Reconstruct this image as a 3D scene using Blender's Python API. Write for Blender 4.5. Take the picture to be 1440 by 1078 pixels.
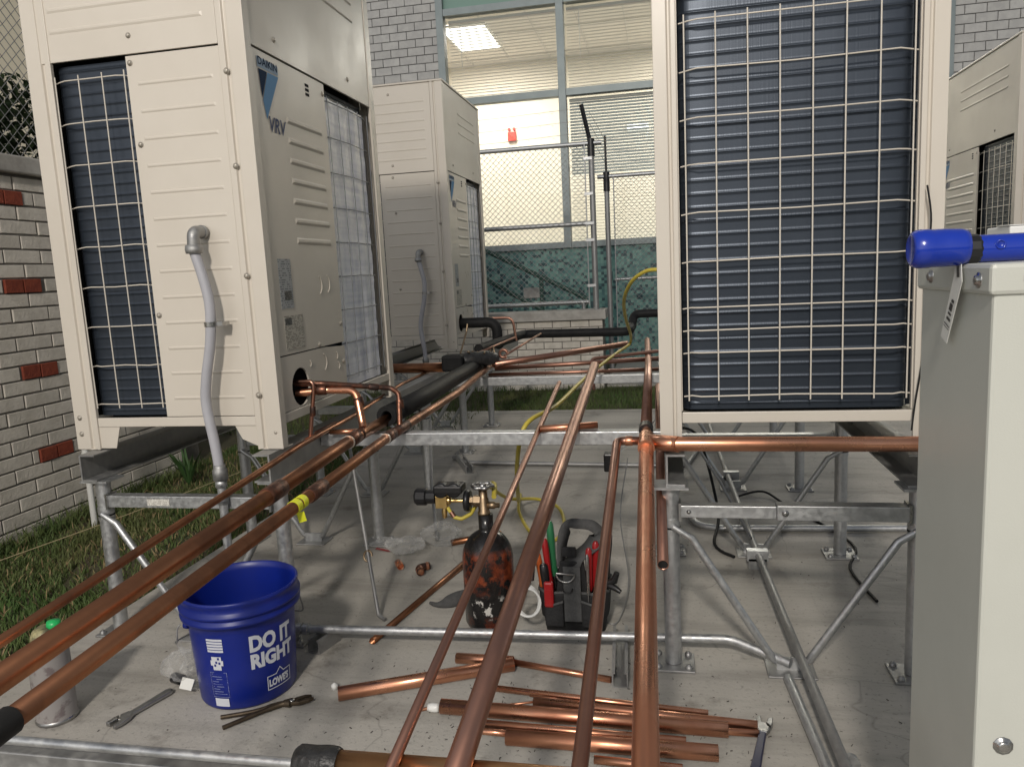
import bpy, math, random
from mathutils import Vector, Matrix
random.seed(7)
for o in list(bpy.data.objects): bpy.data.objects.remove(o, do_unlink=True)
SC = bpy.context.scene; COL = SC.collection
R = math.radians

# ---------------------------------------------------------------- camera
yaw, pit, rol = 0.2014072, -0.14539598, -0.05001305
fwd = Vector((-math.sin(yaw)*math.cos(pit), math.cos(yaw)*math.cos(pit), math.sin(pit)))
rt0 = Vector((math.cos(yaw), math.sin(yaw), 0)); up0 = rt0.cross(fwd)
rt = rt0*math.cos(rol)+up0*math.sin(rol); up = up0*math.cos(rol)-rt0*math.sin(rol)
cd = bpy.data.cameras.new('camera'); cam = bpy.data.objects.new('camera', cd); COL.objects.link(cam)
cd.sensor_fit = 'HORIZONTAL'; cd.sensor_width = 36; cd.lens = 26.614; cd.clip_start = 0.05; cd.clip_end = 500
M3 = Matrix((rt, up, -fwd)).transposed()
cam.matrix_world = Matrix.Translation((0, 0, 1.05)) @ M3.to_4x4()
SC.camera = cam

# ---------------------------------------------------------------- world: night sky glow
W = bpy.data.worlds.new('World'); SC.world = W; W.use_nodes = True
wn = W.node_tree.nodes; wl = W.node_tree.links
sky = wn.new('ShaderNodeTexSky'); sky.sky_type = 'NISHITA'; sky.sun_disc = False
sky.sun_elevation = R(33); sky.sun_rotation = R(204)
hs = wn.new('ShaderNodeHueSaturation'); hs.inputs['Saturation'].default_value = 0.25
wl.new(sky.outputs[0], hs.inputs['Color'])
bg = wn['Background']; wl.new(hs.outputs[0], bg.inputs['Color']); bg.inputs['Strength'].default_value = 0.090

SC.view_settings.view_transform = 'Standard'; SC.view_settings.look = 'None'
SC.view_settings.exposure = 0.0; SC.view_settings.gamma = 1.0
SC.view_settings.use_curve_mapping = False
SC.cycles.max_bounces = 7; SC.cycles.diffuse_bounces = 3; SC.cycles.glossy_bounces = 3; SC.cycles.transparent_max_bounces = 10; SC.cycles.caustics_reflective = False; SC.cycles.caustics_refractive = False
FLOOD_POS = Vector((-.3, -4.9, 5.0)); FLOOD_W = 1560.0

# ---------------------------------------------------------------- materials
MATS = {}
def nodes_of(name):
    m = bpy.data.materials.new(name); m.use_nodes = True
    return m, m.node_tree.nodes, m.node_tree.links, m.node_tree.nodes['Principled BSDF']
def mat(name, c1, c2=None, scale=8.0, rough=0.5, metal=0.0, bump=0.0, bscale=None, rvar=0.0, detail=5, stretch=None, rand=0.0, lo=.38, hi=.62, spec=None, coat=0.0):
    m, N, L, p = nodes_of(name)
    tc = N.new('ShaderNodeTexCoord'); mp = N.new('ShaderNodeMapping'); L.new(tc.outputs['Object'], mp.inputs[0])
    if stretch: mp.inputs['Scale'].default_value = stretch
    oi = N.new('ShaderNodeObjectInfo')
    p.inputs['Roughness'].default_value = rough; p.inputs['Metallic'].default_value = metal
    if spec is not None: p.inputs['Specular IOR Level'].default_value = spec
    if coat: p.inputs['Coat Weight'].default_value = coat
    p.inputs['Base Color'].default_value = (*c1, 1)
    if c2 or rvar:
        n = N.new('ShaderNodeTexNoise'); n.inputs['Scale'].default_value = scale; n.inputs['Detail'].default_value = detail
        n.inputs['Roughness'].default_value = .6
        ad = N.new('ShaderNodeVectorMath'); ad.operation = 'ADD'
        sc = N.new('ShaderNodeMath'); sc.operation = 'MULTIPLY'; sc.inputs[1].default_value = 37.0
        L.new(oi.outputs['Random'], sc.inputs[0]); L.new(mp.outputs[0], ad.inputs[0]); L.new(sc.outputs[0], ad.inputs[1])
        L.new(ad.outputs[0], n.inputs['Vector'])
        rp = N.new('ShaderNodeMapRange'); rp.inputs[1].default_value = lo; rp.inputs[2].default_value = hi
        L.new(n.outputs[0], rp.inputs[0])
        if c2:
            mx = N.new('ShaderNodeMix'); mx.data_type = 'RGBA'
            mx.inputs[6].default_value = (*c1, 1); mx.inputs[7].default_value = (*c2, 1)
            L.new(rp.outputs[0], mx.inputs[0]); out = mx.outputs[2]
            if rand:
                hv = N.new('ShaderNodeHueSaturation'); rr = N.new('ShaderNodeMapRange')
                rr.inputs[3].default_value = 1-rand; rr.inputs[4].default_value = 1+rand
                L.new(oi.outputs['Random'], rr.inputs[0]); L.new(rr.outputs[0], hv.inputs['Value']); L.new(out, hv.inputs['Color']); out = hv.outputs[0]
            L.new(out, p.inputs['Base Color'])
        if rvar:
            r2 = N.new('ShaderNodeMapRange'); r2.inputs[3].default_value = max(.03, rough-rvar); r2.inputs[4].default_value = min(1, rough+rvar)
            L.new(rp.outputs[0], r2.inputs[0]); L.new(r2.outputs[0], p.inputs['Roughness'])
    if bump:
        nb = N.new('ShaderNodeTexNoise'); nb.inputs['Scale'].default_value = bscale or scale*4; nb.inputs['Detail'].default_value = 6
        L.new(mp.outputs[0], nb.inputs['Vector']); b = N.new('ShaderNodeBump'); b.inputs['Strength'].default_value = bump; b.inputs['Distance'].default_value = .01
        L.new(nb.outputs[0], b.inputs['Height']); L.new(b.outputs[0], p.inputs['Normal'])
    MATS[name] = m
    return m
mat('cream_paint', (.645, .595, .520), (.615, .565, .490), 3, rough=.34, rvar=.06, bump=.03, bscale=500)
mat('screw_cream', (.50, .46, .39), (.36, .33, .28), 200, rough=.35, metal=.4)
mat('cream_dark', (.54, .51, .44), (.50, .47, .40), 3, rough=.28, rvar=.05)
mat('galvanized', (.46, .47, .48), (.56, .57, .57), 70, rough=.46, metal=.85, rvar=.1, bump=.04, bscale=120)
mat('galvanized_dull', (.32, .32, .32), (.40, .40, .39), 50, rough=.55, metal=.8, rvar=.1, bump=.05, bscale=90)
mat('steel', (.45, .45, .44), (.34, .34, .34), 20, rough=.34, metal=1, rvar=.1)
mat('copper_new', (.80, .40, .25), (.66, .30, .18), 9, rough=.33, metal=1, rvar=.09, stretch=(1, 1, 1))
mat('copper_aged', (.45, .20, .10), (.20, .095, .055), 5, rough=.38, metal=1, rvar=.1, bump=.02, bscale=60)
mat('copper_dull', (.48, .26, .19), (.36, .19, .14), 6, rough=.36, metal=1, rvar=.08)
mat('copper_brass', (.62, .37, .19), (.50, .28, .14), 8, rough=.4, metal=1, rvar=.08)
mat('copper_burnt', (.27, .12, .075), (.07, .05, .045), 28, rough=.45, metal=.9, rvar=.15, bump=.05, bscale=60)
mat('solder', (.62, .58, .52), rough=.4, metal=1)
mat('brass', (.70, .50, .22), (.55, .38, .15), 30, rough=.3, metal=1)
mat('brass_dull', (.36, .27, .18), (.26, .19, .12), 30, rough=.42, metal=1)
mat('black_rubber', (.011, .011, .012), (.018, .018, .018), 20, rough=.6, spec=.22, bump=.08, bscale=90)
mat('black_plastic', (.012, .012, .013), rough=.35)
mat('dark_hole', (.01, .01, .01), rough=.9)
mat('blue_plastic', (.005, .018, .22), (.004, .015, .18), 6, rough=.33, rvar=.05)
mat('flash_blue', (.008, .035, .36), rough=.22, coat=.4)
mat('white_print', (.62, .64, .70), rough=.5)
mat('white_plastic', (.78, .78, .75), rough=.4)
mat('pvc_grey', (.40, .40, .43), (.44, .44, .47), 8, rough=.4)
mat('grey_plastic', (.19, .20, .21), rough=.4)
mat('cabinet_paint', (.55, .56, .51), (.52, .53, .48), 3, rough=.38, rvar=.05, bump=.06, bscale=420)
mat('yellow_hose', (.58, .47, .07), (.48, .39, .05), 12, rough=.42)
mat('yellow_tape', (.80, .82, .03), rough=.5)
mat('black_tape', (.014, .014, .014), (.03, .03, .03), 40, rough=.4, bump=.6, bscale=45)
mat('navy', (.012, .014, .05), rough=.35)
mat('tool_brown', (.10, .075, .05), (.06, .045, .03), 30, rough=.5, metal=.7)
mat('can_cap', (.42, .38, .20), (.08, .08, .05), 40, rough=.4)
mat('debris', (.05, .045, .04), rough=.8)
mat('red_plastic', (.30, .012, .014), rough=.3)
mat('orange_plastic', (.60, .13, .03), rough=.35)
mat('green_plastic', (.03, .16, .07), rough=.3)
mat('bright_green', (.02, .45, .12), rough=.35)
mat('fabric_black', (.012, .012, .013), (.02, .02, .021), 60, rough=.85, bump=.3, bscale=400)
mat('fabric_grey', (.065, .065, .065), (.085, .085, .085), 60, rough=.9, bump=.3, bscale=500)
mat('can_grey', (.30, .28, .27), (.17, .14, .14), 26, rough=.45, rvar=.1, lo=.5, hi=.6)
mat('green_paint', (.02, .065, .05), (.03, .09, .07), 8, rough=.45)
mat('white_brick', (.74, .69, .61), (.62, .575, .50), 14, rough=.75, bump=.25, bscale=60, rand=.06)
mat('red_brick', (.30, .065, .032), (.22, .045, .025), 25, rough=.85, bump=.3, bscale=70, rand=.08)
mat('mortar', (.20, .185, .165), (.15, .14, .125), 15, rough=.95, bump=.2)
mat('grey_brick', (.58, .57, .54), (.50, .49, .47), 12, rough=.8, bump=.2, bscale=50, rand=.06)
mat('dark_mortar', (.15, .15, .15), rough=.95)
mat('stone_cap', (.50, .48, .44), (.36, .34, .31), 9, rough=.85, bump=.25)
mat('frame_alu', (.30, .34, .34), (.26, .30, .30), 6, rough=.45, metal=.3)
mat('teal_panel', (.22, .36, .30), rough=.4)
mat('room_wall', (.80, .74, .64), rough=.9)
mat('room_ceiling', (.78, .72, .65), rough=.9)
mat('blind', (.66, .62, .57), rough=.6)
mat('blind_shut', (.50, .54, .55), rough=.6)
mat('alarm_red', (.60, .06, .04), rough=.4)
mat('bark', (.06, .045, .03), (.03, .025, .018), 20, rough=.95, bump=.5)
mat('leaf_dark', (.012, .020, .009), (.028, .042, .016), 5, rough=.8, spec=.12)
mat('house_wall', (.74, .66, .50), rough=.9)
mat('dirt', (.11, .09, .055), (.07, .075, .035), 3, rough=.95, bump=.4)
mat('grass', (.070, .130, .030), (.145, .155, .055), 2.2, rough=.7, lo=.35, hi=.7)
mat('leaf_green', (.05, .11, .03), rough=.6)
mat('straw', (.34, .25, .13), rough=.8)
mat('string', (.50, .42, .24), rough=.8)
mat('paper_tag', (.72, .72, .68), rough=.55)

def concrete():
    m, N, L, p = nodes_of('concrete'); MATS['concrete'] = m
    tc = N.new('ShaderNodeTexCoord'); v = tc.outputs['Object']
    def noise(s, d=6, r=.6, sc=None):
        n = N.new('ShaderNodeTexNoise'); n.inputs['Scale'].default_value = s; n.inputs['Detail'].default_value = d; n.inputs['Roughness'].default_value = r
        if sc:
            mp = N.new('ShaderNodeMapping'); mp.inputs['Scale'].default_value = sc; L.new(v, mp.inputs[0]); L.new(mp.outputs[0], n.inputs['Vector'])
        else: L.new(v, n.inputs['Vector'])
        return n.outputs[0]
    def rng(s, a, b, c=0., d=1.):
        r = N.new('ShaderNodeMapRange'); r.inputs[1].default_value = a; r.inputs[2].default_value = b; r.inputs[3].default_value = c; r.inputs[4].default_value = d; L.new(s, r.inputs[0]); return r.outputs[0]
    def mix(f, a, b):
        x = N.new('ShaderNodeMix'); x.data_type = 'RGBA'; L.new(f, x.inputs[0])
        for k, s in ((6, a), (7, b)):
            if isinstance(s, tuple): x.inputs[k].default_value = (*s, 1)
            else: L.new(s, x.inputs[k])
        return x.outputs[2]
    big = mix(rng(noise(1.1, 4), .35, .68), (.50, .475, .43), (.39, .37, .33))
    trow = mix(rng(noise(2.2, 6, .65, (.35, 2.6, 1)), .50, .74), big, (.25, .235, .21))
    spk = mix(rng(noise(90, 3), .58, .75), trow, (.24, .23, .21))
    stain = mix(rng(noise(4.5, 7, .7), .58, .70, 0, .6), spk, (.13, .115, .095))
    vo = N.new('ShaderNodeTexVoronoi'); vo.feature = 'DISTANCE_TO_EDGE'; vo.inputs['Scale'].default_value = 1.3
    nz = N.new('ShaderNodeTexNoise'); nz.inputs['Scale'].default_value = 5; L.new(v, nz.inputs['Vector'])
    am = N.new('ShaderNodeVectorMath'); am.operation = 'MULTIPLY_ADD'; L.new(nz.outputs['Color'], am.inputs[0]); am.inputs[1].default_value = (.35, .35, 0); L.new(v, am.inputs[2]); L.new(am.outputs[0], vo.inputs['Vector'])
    crk = rng(vo.outputs['Distance'], 0.0, .006, .32, 0)
    fin = mix(crk, stain, (.12, .11, .10))
    L.new(fin, p.inputs['Base Color']); p.inputs['Roughness'].default_value = .72; p.inputs['Specular IOR Level'].default_value = .35
    b = N.new('ShaderNodeBump'); b.inputs['Strength'].default_value = .25; b.inputs['Distance'].default_value = .01
    L.new(noise(60, 8, .65), b.inputs['Height']); L.new(b.outputs[0], p.inputs['Normal'])
concrete()

def coil_mat(name, c1, c2, rough=.42, metal=.5):
    # fine vertical fins on the rippled coil sheet
    m, N, L, p = nodes_of(name); MATS[name] = m
    tc = N.new('ShaderNodeTexCoord'); w = N.new('ShaderNodeTexNoise'); mp = N.new('ShaderNodeMapping')
    mp.inputs['Scale'].default_value = (260, 260, 3); L.new(tc.outputs['Object'], mp.inputs[0]); L.new(mp.outputs[0], w.inputs['Vector']); w.inputs['Scale'].default_value = 1.0; w.inputs['Detail'].default_value = 2
    n2 = N.new('ShaderNodeTexNoise'); n2.inputs['Scale'].default_value = 5; L.new(tc.outputs['Object'], n2.inputs['Vector'])
    x = N.new('ShaderNodeMix'); x.data_type = 'RGBA'; x.inputs[6].default_value = (*c1, 1); x.inputs[7].default_value = (*c2, 1); L.new(n2.outputs[0], x.inputs[0])
    L.new(x.outputs[2], p.inputs['Base Color']); p.inputs['Metallic'].default_value = metal; p.inputs['Roughness'].default_value = rough
    b = N.new('ShaderNodeBump'); b.inputs['Strength'].default_value = .12; b.inputs['Distance'].default_value = .002; L.new(w.outputs[0], b.inputs['Height']); L.new(b.outputs[0], p.inputs['Normal'])
coil_mat('coil_blue', (.032, .041, .055), (.048, .060, .080), rough=.34)
coil_mat('coil_film', (.46, .48, .58), (.66, .68, .78), rough=.35, metal=.35)

def brushed_sheet():
    # protective film over the coil: pale with streaky, blotchy print of the fins beneath
    m, N, L, p = nodes_of('coil_sheet'); MATS['coil_sheet'] = m
    tc = N.new('ShaderNodeTexCoord')
    def nz(scl, s, d=4):
        mp = N.new('ShaderNodeMapping'); mp.inputs['Scale'].default_value = scl; L.new(tc.outputs['Object'], mp.inputs[0])
        n = N.new('ShaderNodeTexNoise'); n.inputs['Scale'].default_value = s; n.inputs['Detail'].default_value = d; L.new(mp.outputs[0], n.inputs['Vector']); return n.outputs[0]
    a = nz((1, 1, 26), 1.6); b = nz((1, 14, 1), 1.5)
    ad = N.new('ShaderNodeMath'); ad.operation = 'ADD'; L.new(a, ad.inputs[0]); L.new(b, ad.inputs[1])
    r = N.new('ShaderNodeMapRange'); r.inputs[1].default_value = .72; r.inputs[2].default_value = 1.12; L.new(ad.outputs[0], r.inputs[0])
    x = N.new('ShaderNodeMix'); x.data_type = 'RGBA'; x.inputs[6].default_value = (.55, .57, .68, 1); x.inputs[7].default_value = (.93, .94, .98, 1); L.new(r.outputs[0], x.inputs[0])
    L.new(x.outputs[2], p.inputs['Base Color']); p.inputs['Roughness'].default_value = .32
brushed_sheet()

def print_mat(name, paper, ink, sx, sy, axis='YZ', fill=.5):
    # flat print: rows of small dark marks on a sticker
    m, N, L, p = nodes_of(name); MATS[name] = m
    tc = N.new('ShaderNodeTexCoord'); sp = N.new('ShaderNodeSeparateXYZ'); L.new(tc.outputs['Generated'], sp.inputs[0])
    cb = N.new('ShaderNodeCombineXYZ'); L.new(sp.outputs[axis[0]], cb.inputs[0]); L.new(sp.outputs[axis[1]], cb.inputs[1])
    mp = N.new('ShaderNodeMapping'); mp.inputs['Scale'].default_value = (sx, sy, 1); L.new(cb.outputs[0], mp.inputs[0])
    fl = N.new('ShaderNodeVectorMath'); fl.operation = 'FLOOR'; L.new(mp.outputs[0], fl.inputs[0])
    wn_ = N.new('ShaderNodeTexWhiteNoise'); wn_.noise_dimensions = '2D'; L.new(fl.outputs[0], wn_.inputs['Vector'])
    fr = N.new('ShaderNodeVectorMath'); fr.operation = 'FRACTION'; L.new(mp.outputs[0], fr.inputs[0])
    s2 = N.new('ShaderNodeSeparateXYZ'); L.new(fr.outputs[0], s2.inputs[0])
    g = N.new('ShaderNodeMath'); g.operation = 'GREATER_THAN'; g.inputs[1].default_value = .45; L.new(s2.outputs[1], g.inputs[0])
    h = N.new('ShaderNodeMath'); h.operation = 'LESS_THAN'; h.inputs[1].default_value = fill; L.new(wn_.outputs['Value'], h.inputs[0])
    mu = N.new('ShaderNodeMath'); mu.operation = 'MULTIPLY'; L.new(g.outputs[0], mu.inputs[0]); L.new(h.outputs[0], mu.inputs[1])
    x = N.new('ShaderNodeMix'); x.data_type = 'RGBA'; x.inputs[6].default_value = (*paper, 1); x.inputs[7].default_value = (*ink, 1); L.new(mu.outputs[0], x.inputs[0])
    L.new(x.outputs[2], p.inputs['Base Color']); p.inputs['Roughness'].default_value = .45
print_mat('print_grey', (.36, .37, .38), (.16, .17, .18), 14, 22)
print_mat('print_pale', (.50, .47, .41), (.20, .18, .15), 20, 24, fill=.55)
print_mat('print_dark', (.05, .05, .05), (.18, .18, .18), 8, 4)
print_mat('print_tag', (.72, .72, .68), (.72, .72, .68), 4, 40, fill=.0)
print_mat('print_beam', (.70, .68, .62), (.35, .33, .30), 24, 6, 'XZ', fill=.6)
print_mat('print_blue', (.30, .34, .52), (.006, .02, .25), 9, 16, 'YZ', fill=.5)

def mosaic():
    m, N, L, p = nodes_of('mosaic'); MATS['mosaic'] = m
    tc = N.new('ShaderNodeTexCoord'); sp = N.new('ShaderNodeSeparateXYZ'); L.new(tc.outputs['Object'], sp.inputs[0])
    cb = N.new('ShaderNodeCombineXYZ'); L.new(sp.outputs[0], cb.inputs[0]); L.new(sp.outputs[2], cb.inputs[1])
    mp = N.new('ShaderNodeVectorMath'); mp.operation = 'SCALE'; mp.inputs[3].default_value = 30.0; L.new(cb.outputs[0], mp.inputs[0])
    fl = N.new('ShaderNodeVectorMath'); fl.operation = 'FLOOR'; L.new(mp.outputs[0], fl.inputs[0])
    w = N.new('ShaderNodeTexWhiteNoise'); w.noise_dimensions = '2D'; L.new(fl.outputs[0], w.inputs['Vector'])
    r = N.new('ShaderNodeValToRGB'); e = r.color_ramp.elements; r.color_ramp.interpolation = 'CONSTANT'
    e[0].position = 0; e[0].color = (.03, .075, .085, 1); e[1].position = .22; e[1].color = (.11, .25, .23, 1)
    for pos, c in ((.5, (.16, .32, .28, 1)), (.72, (.20, .37, .32, 1)), (.9, (.08, .19, .19, 1))):
        q = e.new(pos); q.color = c
    L.new(w.outputs['Value'], r.inputs[0])
    L.new(r.outputs[0], p.inputs['Base Color']); p.inputs['Roughness'].default_value = .4
mosaic()

def cylinder_paint():
    m, N, L, p = nodes_of('cylinder_paint'); MATS['cylinder_paint'] = m
    tc = N.new('ShaderNodeTexCoord')
    def nz(s, d, lo, hi):
        n = N.new('ShaderNodeTexNoise'); n.inputs['Scale'].default_value = s; n.inputs['Detail'].default_value = d; n.inputs['Roughness'].default_value = .7; L.new(tc.outputs['Object'], n.inputs['Vector'])
        r = N.new('ShaderNodeMapRange'); r.inputs[1].default_value = lo; r.inputs[2].default_value = hi; L.new(n.outputs[0], r.inputs[0]); return r.outputs[0]
    def mix(f, a, b):
        x = N.new('ShaderNodeMix'); x.data_type = 'RGBA'; L.new(f, x.inputs[0])
        for k, s in ((6, a), (7, b)):
            if isinstance(s, tuple): x.inputs[k].default_value = (*s, 1)
            else: L.new(s, x.inputs[k])
        return x.outputs[2]
    sp = N.new('ShaderNodeSeparateXYZ'); L.new(tc.outputs['Object'], sp.inputs[0])
    def band(a, b):
        r = N.new('ShaderNodeMapRange'); r.inputs[1].default_value = a; r.inputs[2].default_value = b; L.new(sp.outputs[2], r.inputs[0]); return r.outputs[0]
    def mul(a, b):
        q = N.new('ShaderNodeMath'); q.operation = 'MULTIPLY'; L.new(a, q.inputs[0]); L.new(b, q.inputs[1]); return q.outputs[0]
    rust = mix(nz(30, 5, .4, .6), (.22, .048, .018), (.08, .018, .009))
    f1 = mul(mul(nz(13, 6, .46, .54), band(.11, .15)), band(.255, .235))   # worn red band of old paint
    c = mix(f1, (.012, .011, .011), rust)
    f2 = mul(nz(16, 5, .52, .6), band(.06, .03)); c = mix(f2, c, rust)
    f3 = mul(mul(nz(20, 5, .56, .60), band(.045, .055)), band(.12, .10)); c = mix(f3, c, (.6, .58, .54))
    L.new(c, p.inputs['Base Color']); p.inputs['Roughness'].default_value = .22
cylinder_paint()

def film(name, tint, alpha, rough=.12):
    m, N, L, p = nodes_of(name); MATS[name] = m
    out = N['Material Output']; t = N.new('ShaderNodeBsdfTransparent'); t.inputs[0].default_value = (*tint, 1)
    p.inputs['Base Color'].default_value = (.8, .8, .8, 1); p.inputs['Roughness'].default_value = rough
    lw = N.new('ShaderNodeLayerWeight'); lw.inputs[0].default_value = .35
    ad = N.new('ShaderNodeMath'); ad.operation = 'ADD'; ad.use_clamp = True; ad.inputs[1].default_value = alpha; L.new(lw.outputs['Facing'], ad.inputs[0])
    ml = N.new('ShaderNodeMath'); ml.operation = 'MULTIPLY'; ml.inputs[1].default_value = .55; L.new(ad.outputs[0], ml.inputs[0])
    mx = N.new('ShaderNodeMixShader'); L.new(ml.outputs[0], mx.inputs[0]); L.new(t.outputs[0], mx.inputs[1]); L.new(p.outputs[0], mx.inputs[2]); L.new(mx.outputs[0], out.inputs[0])
film('clear_film', (.97, .97, .96), .10, .08)
def glass():
    m, N, L, p = nodes_of('window_glass'); MATS['window_glass'] = m
    out = N['Material Output']; t = N.new('ShaderNodeBsdfTransparent'); t.inputs[0].default_value = (.93, .95, .94, 1)
    g = N.new('ShaderNodeBsdfGlossy'); g.inputs['Roughness'].default_value = .02
    f = N.new('ShaderNodeFresnel'); f.inputs[0].default_value = 1.45
    mx = N.new('ShaderNodeMixShader'); L.new(f.outputs[0], mx.inputs[0]); L.new(t.outputs[0], mx.inputs[1]); L.new(g.outputs[0], mx.inputs[2]); L.new(mx.outputs[0], out.inputs[0])
glass()
def emit(name, c, s):
    m, N, L, p = nodes_of(name); MATS[name] = m
    p.inputs['Base Color'].default_value = (.8, .8, .8, 1); p.inputs['Emission Color'].default_value = (*c, 1); p.inputs['Emission Strength'].default_value = s
emit('lamp_panel', (1, .97, .90), 3.2)
emit('lamp_tube', (.92, .97, 1), 2.2)
emit('flood_lens', (1, .95, .86), 30.0)

# ---------------------------------------------------------------- mesh helpers
class MB:
    def __init__(s): s.v = []; s.f = []; s.sm = []
    def add(s, vs, fs, smooth=False):
        b = len(s.v); s.v += [tuple(x) for x in vs]; s.f += [tuple(i+b for i in f) for f in fs]; s.sm += [smooth]*len(fs); return s
    def box(s, a, b):
        (x0, y0, z0), (x1, y1, z1) = a, b
        x0, x1 = min(x0, x1), max(x0, x1); y0, y1 = min(y0, y1), max(y0, y1); z0, z1 = min(z0, z1), max(z0, z1)
        return s.add([(x0,y0,z0),(x1,y0,z0),(x1,y1,z0),(x0,y1,z0),(x0,y0,z1),(x1,y0,z1),(x1,y1,z1),(x0,y1,z1)],
                     [(0,3,2,1),(4,5,6,7),(0,1,5,4),(1,2,6,5),(2,3,7,6),(3,0,4,7)])
    def bar(s, p, q, w, h, upv=(0, 0, 1)):
        p = Vector(p); q = Vector(q); d = (q-p).normalized(); u = Vector(upv)
        sd = d.cross(u)
        if sd.length < 1e-4: sd = d.cross(Vector((1, 0, 0)))
        sd.normalize(); u = sd.cross(d).normalized()
        vs = [c+sd*a*w/2+u*b*h/2 for c in (p, q) for a, b in ((-1,-1),(1,-1),(1,1),(-1,1))]
        return s.add(vs, [(0,1,2,3),(7,6,5,4),(0,4,5,1),(1,5,6,2),(2,6,7,3),(3,7,4,0)])
    def tube(s, pts, r, n=12, caps=True, smooth=True):
        P = [Vector(p) for p in pts]; k = len(P); rs = r if isinstance(r, (list, tuple)) else [r]*k
        T = []
        for i in range(k):
            a = P[min(i+1, k-1)]-P[max(i-1, 0)]; T.append(a.normalized())
        u = T[0].orthogonal().normalized(); vs = []
        for i in range(k):
            if i: u = (u-T[i]*u.dot(T[i])).normalized()
            w = T[i].cross(u)
            vs += [P[i]+(u*math.cos(2*math.pi*j/n)+w*math.sin(2*math.pi*j/n))*rs[i] for j in range(n)]
        fs = [(i*n+j, i*n+(j+1) % n, (i+1)*n+(j+1) % n, (i+1)*n+j) for i in range(k-1) for j in range(n)]
        s.add(vs, fs, smooth)
        if caps:
            s.add(vs[:n], [tuple(range(n-1, -1, -1))]); s.add(vs[-n:], [tuple(range(n))])
        return s
    def pipe(s, pts, r, ri=None, n=16):
        # open-ended tube with wall thickness
        ri = ri or r-.0015
        s.tube(pts, r, n, caps=False)
        b = MB().tube(pts, ri, n, caps=False); s.add(b.v, [tuple(reversed(f)) for f in b.f], True)
        k = len(pts)
        o = len(s.v)-2*len(b.v); i0 = len(s.v)-len(b.v)
        for base, rev in ((0, False), ((k-1)*n, True)):
            for j in range(n):
                q = (o+base+j, i0+base+j, i0+base+(j+1) % n, o+base+(j+1) % n)
                s.f.append(tuple(reversed(q)) if rev else q); s.sm.append(False)
        return s
    def lathe(s, prof, n=24, c=(0, 0, 0), axis='Z', smooth=True):
        vs = []
        for r, h in prof:
            for j in range(n):
                a = 2*math.pi*j/n; x, y = r*math.cos(a), r*math.sin(a)
                q = {'Z': (x, y, h), 'X': (h, x, y), 'Y': (y, h, x)}[axis]
                vs.append((c[0]+q[0], c[1]+q[1], c[2]+q[2]))
        fs = [(i*n+j, i*n+(j+1) % n, (i+1)*n+(j+1) % n, (i+1)*n+j) for i in range(len(prof)-1) for j in range(n)]
        return s.add(vs, fs, smooth)
    def prism(s, poly, h0, h1, f):
        # poly in 2D, extruded between h0 and h1; f(a, b, h) -> 3D
        n = len(poly); vs = [f(a, b, h0) for a, b in poly]+[f(a, b, h1) for a, b in poly]
        return s.add(vs, [tuple(range(n-1, -1, -1)), tuple(range(n, 2*n))]+[(i, (i+1) % n, n+(i+1) % n, n+i) for i in range(n)])
    def build(s, name, m, parent=None, loc=None, bevel=0, shade=None):
        me = bpy.data.meshes.new(name)
        off = Vector(loc) if loc is not None else (parent_off(parent))
        me.from_pydata([tuple(Vector(v)-off) for v in s.v], [], s.f); me.update()
        me.polygons.foreach_set('use_smooth', s.sm)
        me.materials.append(MATS[m] if isinstance(m, str) else m)
        o = bpy.data.objects.new(name, me); COL.objects.link(o)
        if parent: o.parent = parent
        elif loc is not None: o.location = loc
        if bevel:
            b = o.modifiers.new('edge', 'BEVEL'); b.width = bevel; b.segments = 2; b.limit_method = 'ANGLE'; b.angle_limit = R(40)
        return o
ROOTOFF = {}
def parent_off(p):
    while p is not None and p.parent is not None: p = p.parent
    return ROOTOFF.get(p.name, Vector((0, 0, 0))) if p is not None else Vector((0, 0, 0))
def tag(o, label=None, cat=None, group=None, kind=None):
    if label: o['label'] = label
    if cat: o['category'] = cat
    if group: o['group'] = group
    if kind: o['kind'] = kind
    return o
def thing(name, label, cat, loc=(0, 0, 0), group=None, world=True, rotz=0):
    # an Empty at the thing's base; with world=True its parts are given in world coordinates
    o = bpy.data.objects.new(name, None); COL.objects.link(o); o.location = loc; o.rotation_euler = (0, 0, rotz); o.empty_display_size = .1
    if world: ROOTOFF[o.name] = Vector(loc)
    return tag(o, label, cat, group)
def copy_tree(o, parent=None):
    c = o.copy(); COL.objects.link(c); c.parent = parent
    for ch in list(o.children): copy_tree(ch, c)
    return c
def fillet(pts, r, n=6):
    P = [Vector(p) for p in pts]; out = [P[0]]
    for i in range(1, len(P)-1):
        a, b, c = P[i-1], P[i], P[i+1]
        d1 = (a-b).normalized(); d2 = (c-b).normalized(); ang = d1.angle(d2)
        t = min(r/math.tan(ang/2), (a-b).length*.49, (c-b).length*.49)
        p0, p1 = b+d1*t, b+d2*t
        for k in range(n+1):
            u = k/n; out.append(p0*(1-u)**2+b*2*u*(1-u)+p1*u*u)
    out.append(P[-1]); return out
def spline(pts, n=8):
    P = [Vector(p) for p in pts]; out = []
    for i in range(len(P)-1):
        p0, p1, p2, p3 = P[max(i-1, 0)], P[i], P[i+1], P[min(i+2, len(P)-1)]
        for k in range(n):
            t = k/n
            out.append(.5*((2*p1)+(p2-p0)*t+(2*p0-5*p1+4*p2-p3)*t*t+(3*p1-p0-3*p2+p3)*t**3))
    out.append(P[-1]); return out
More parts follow.
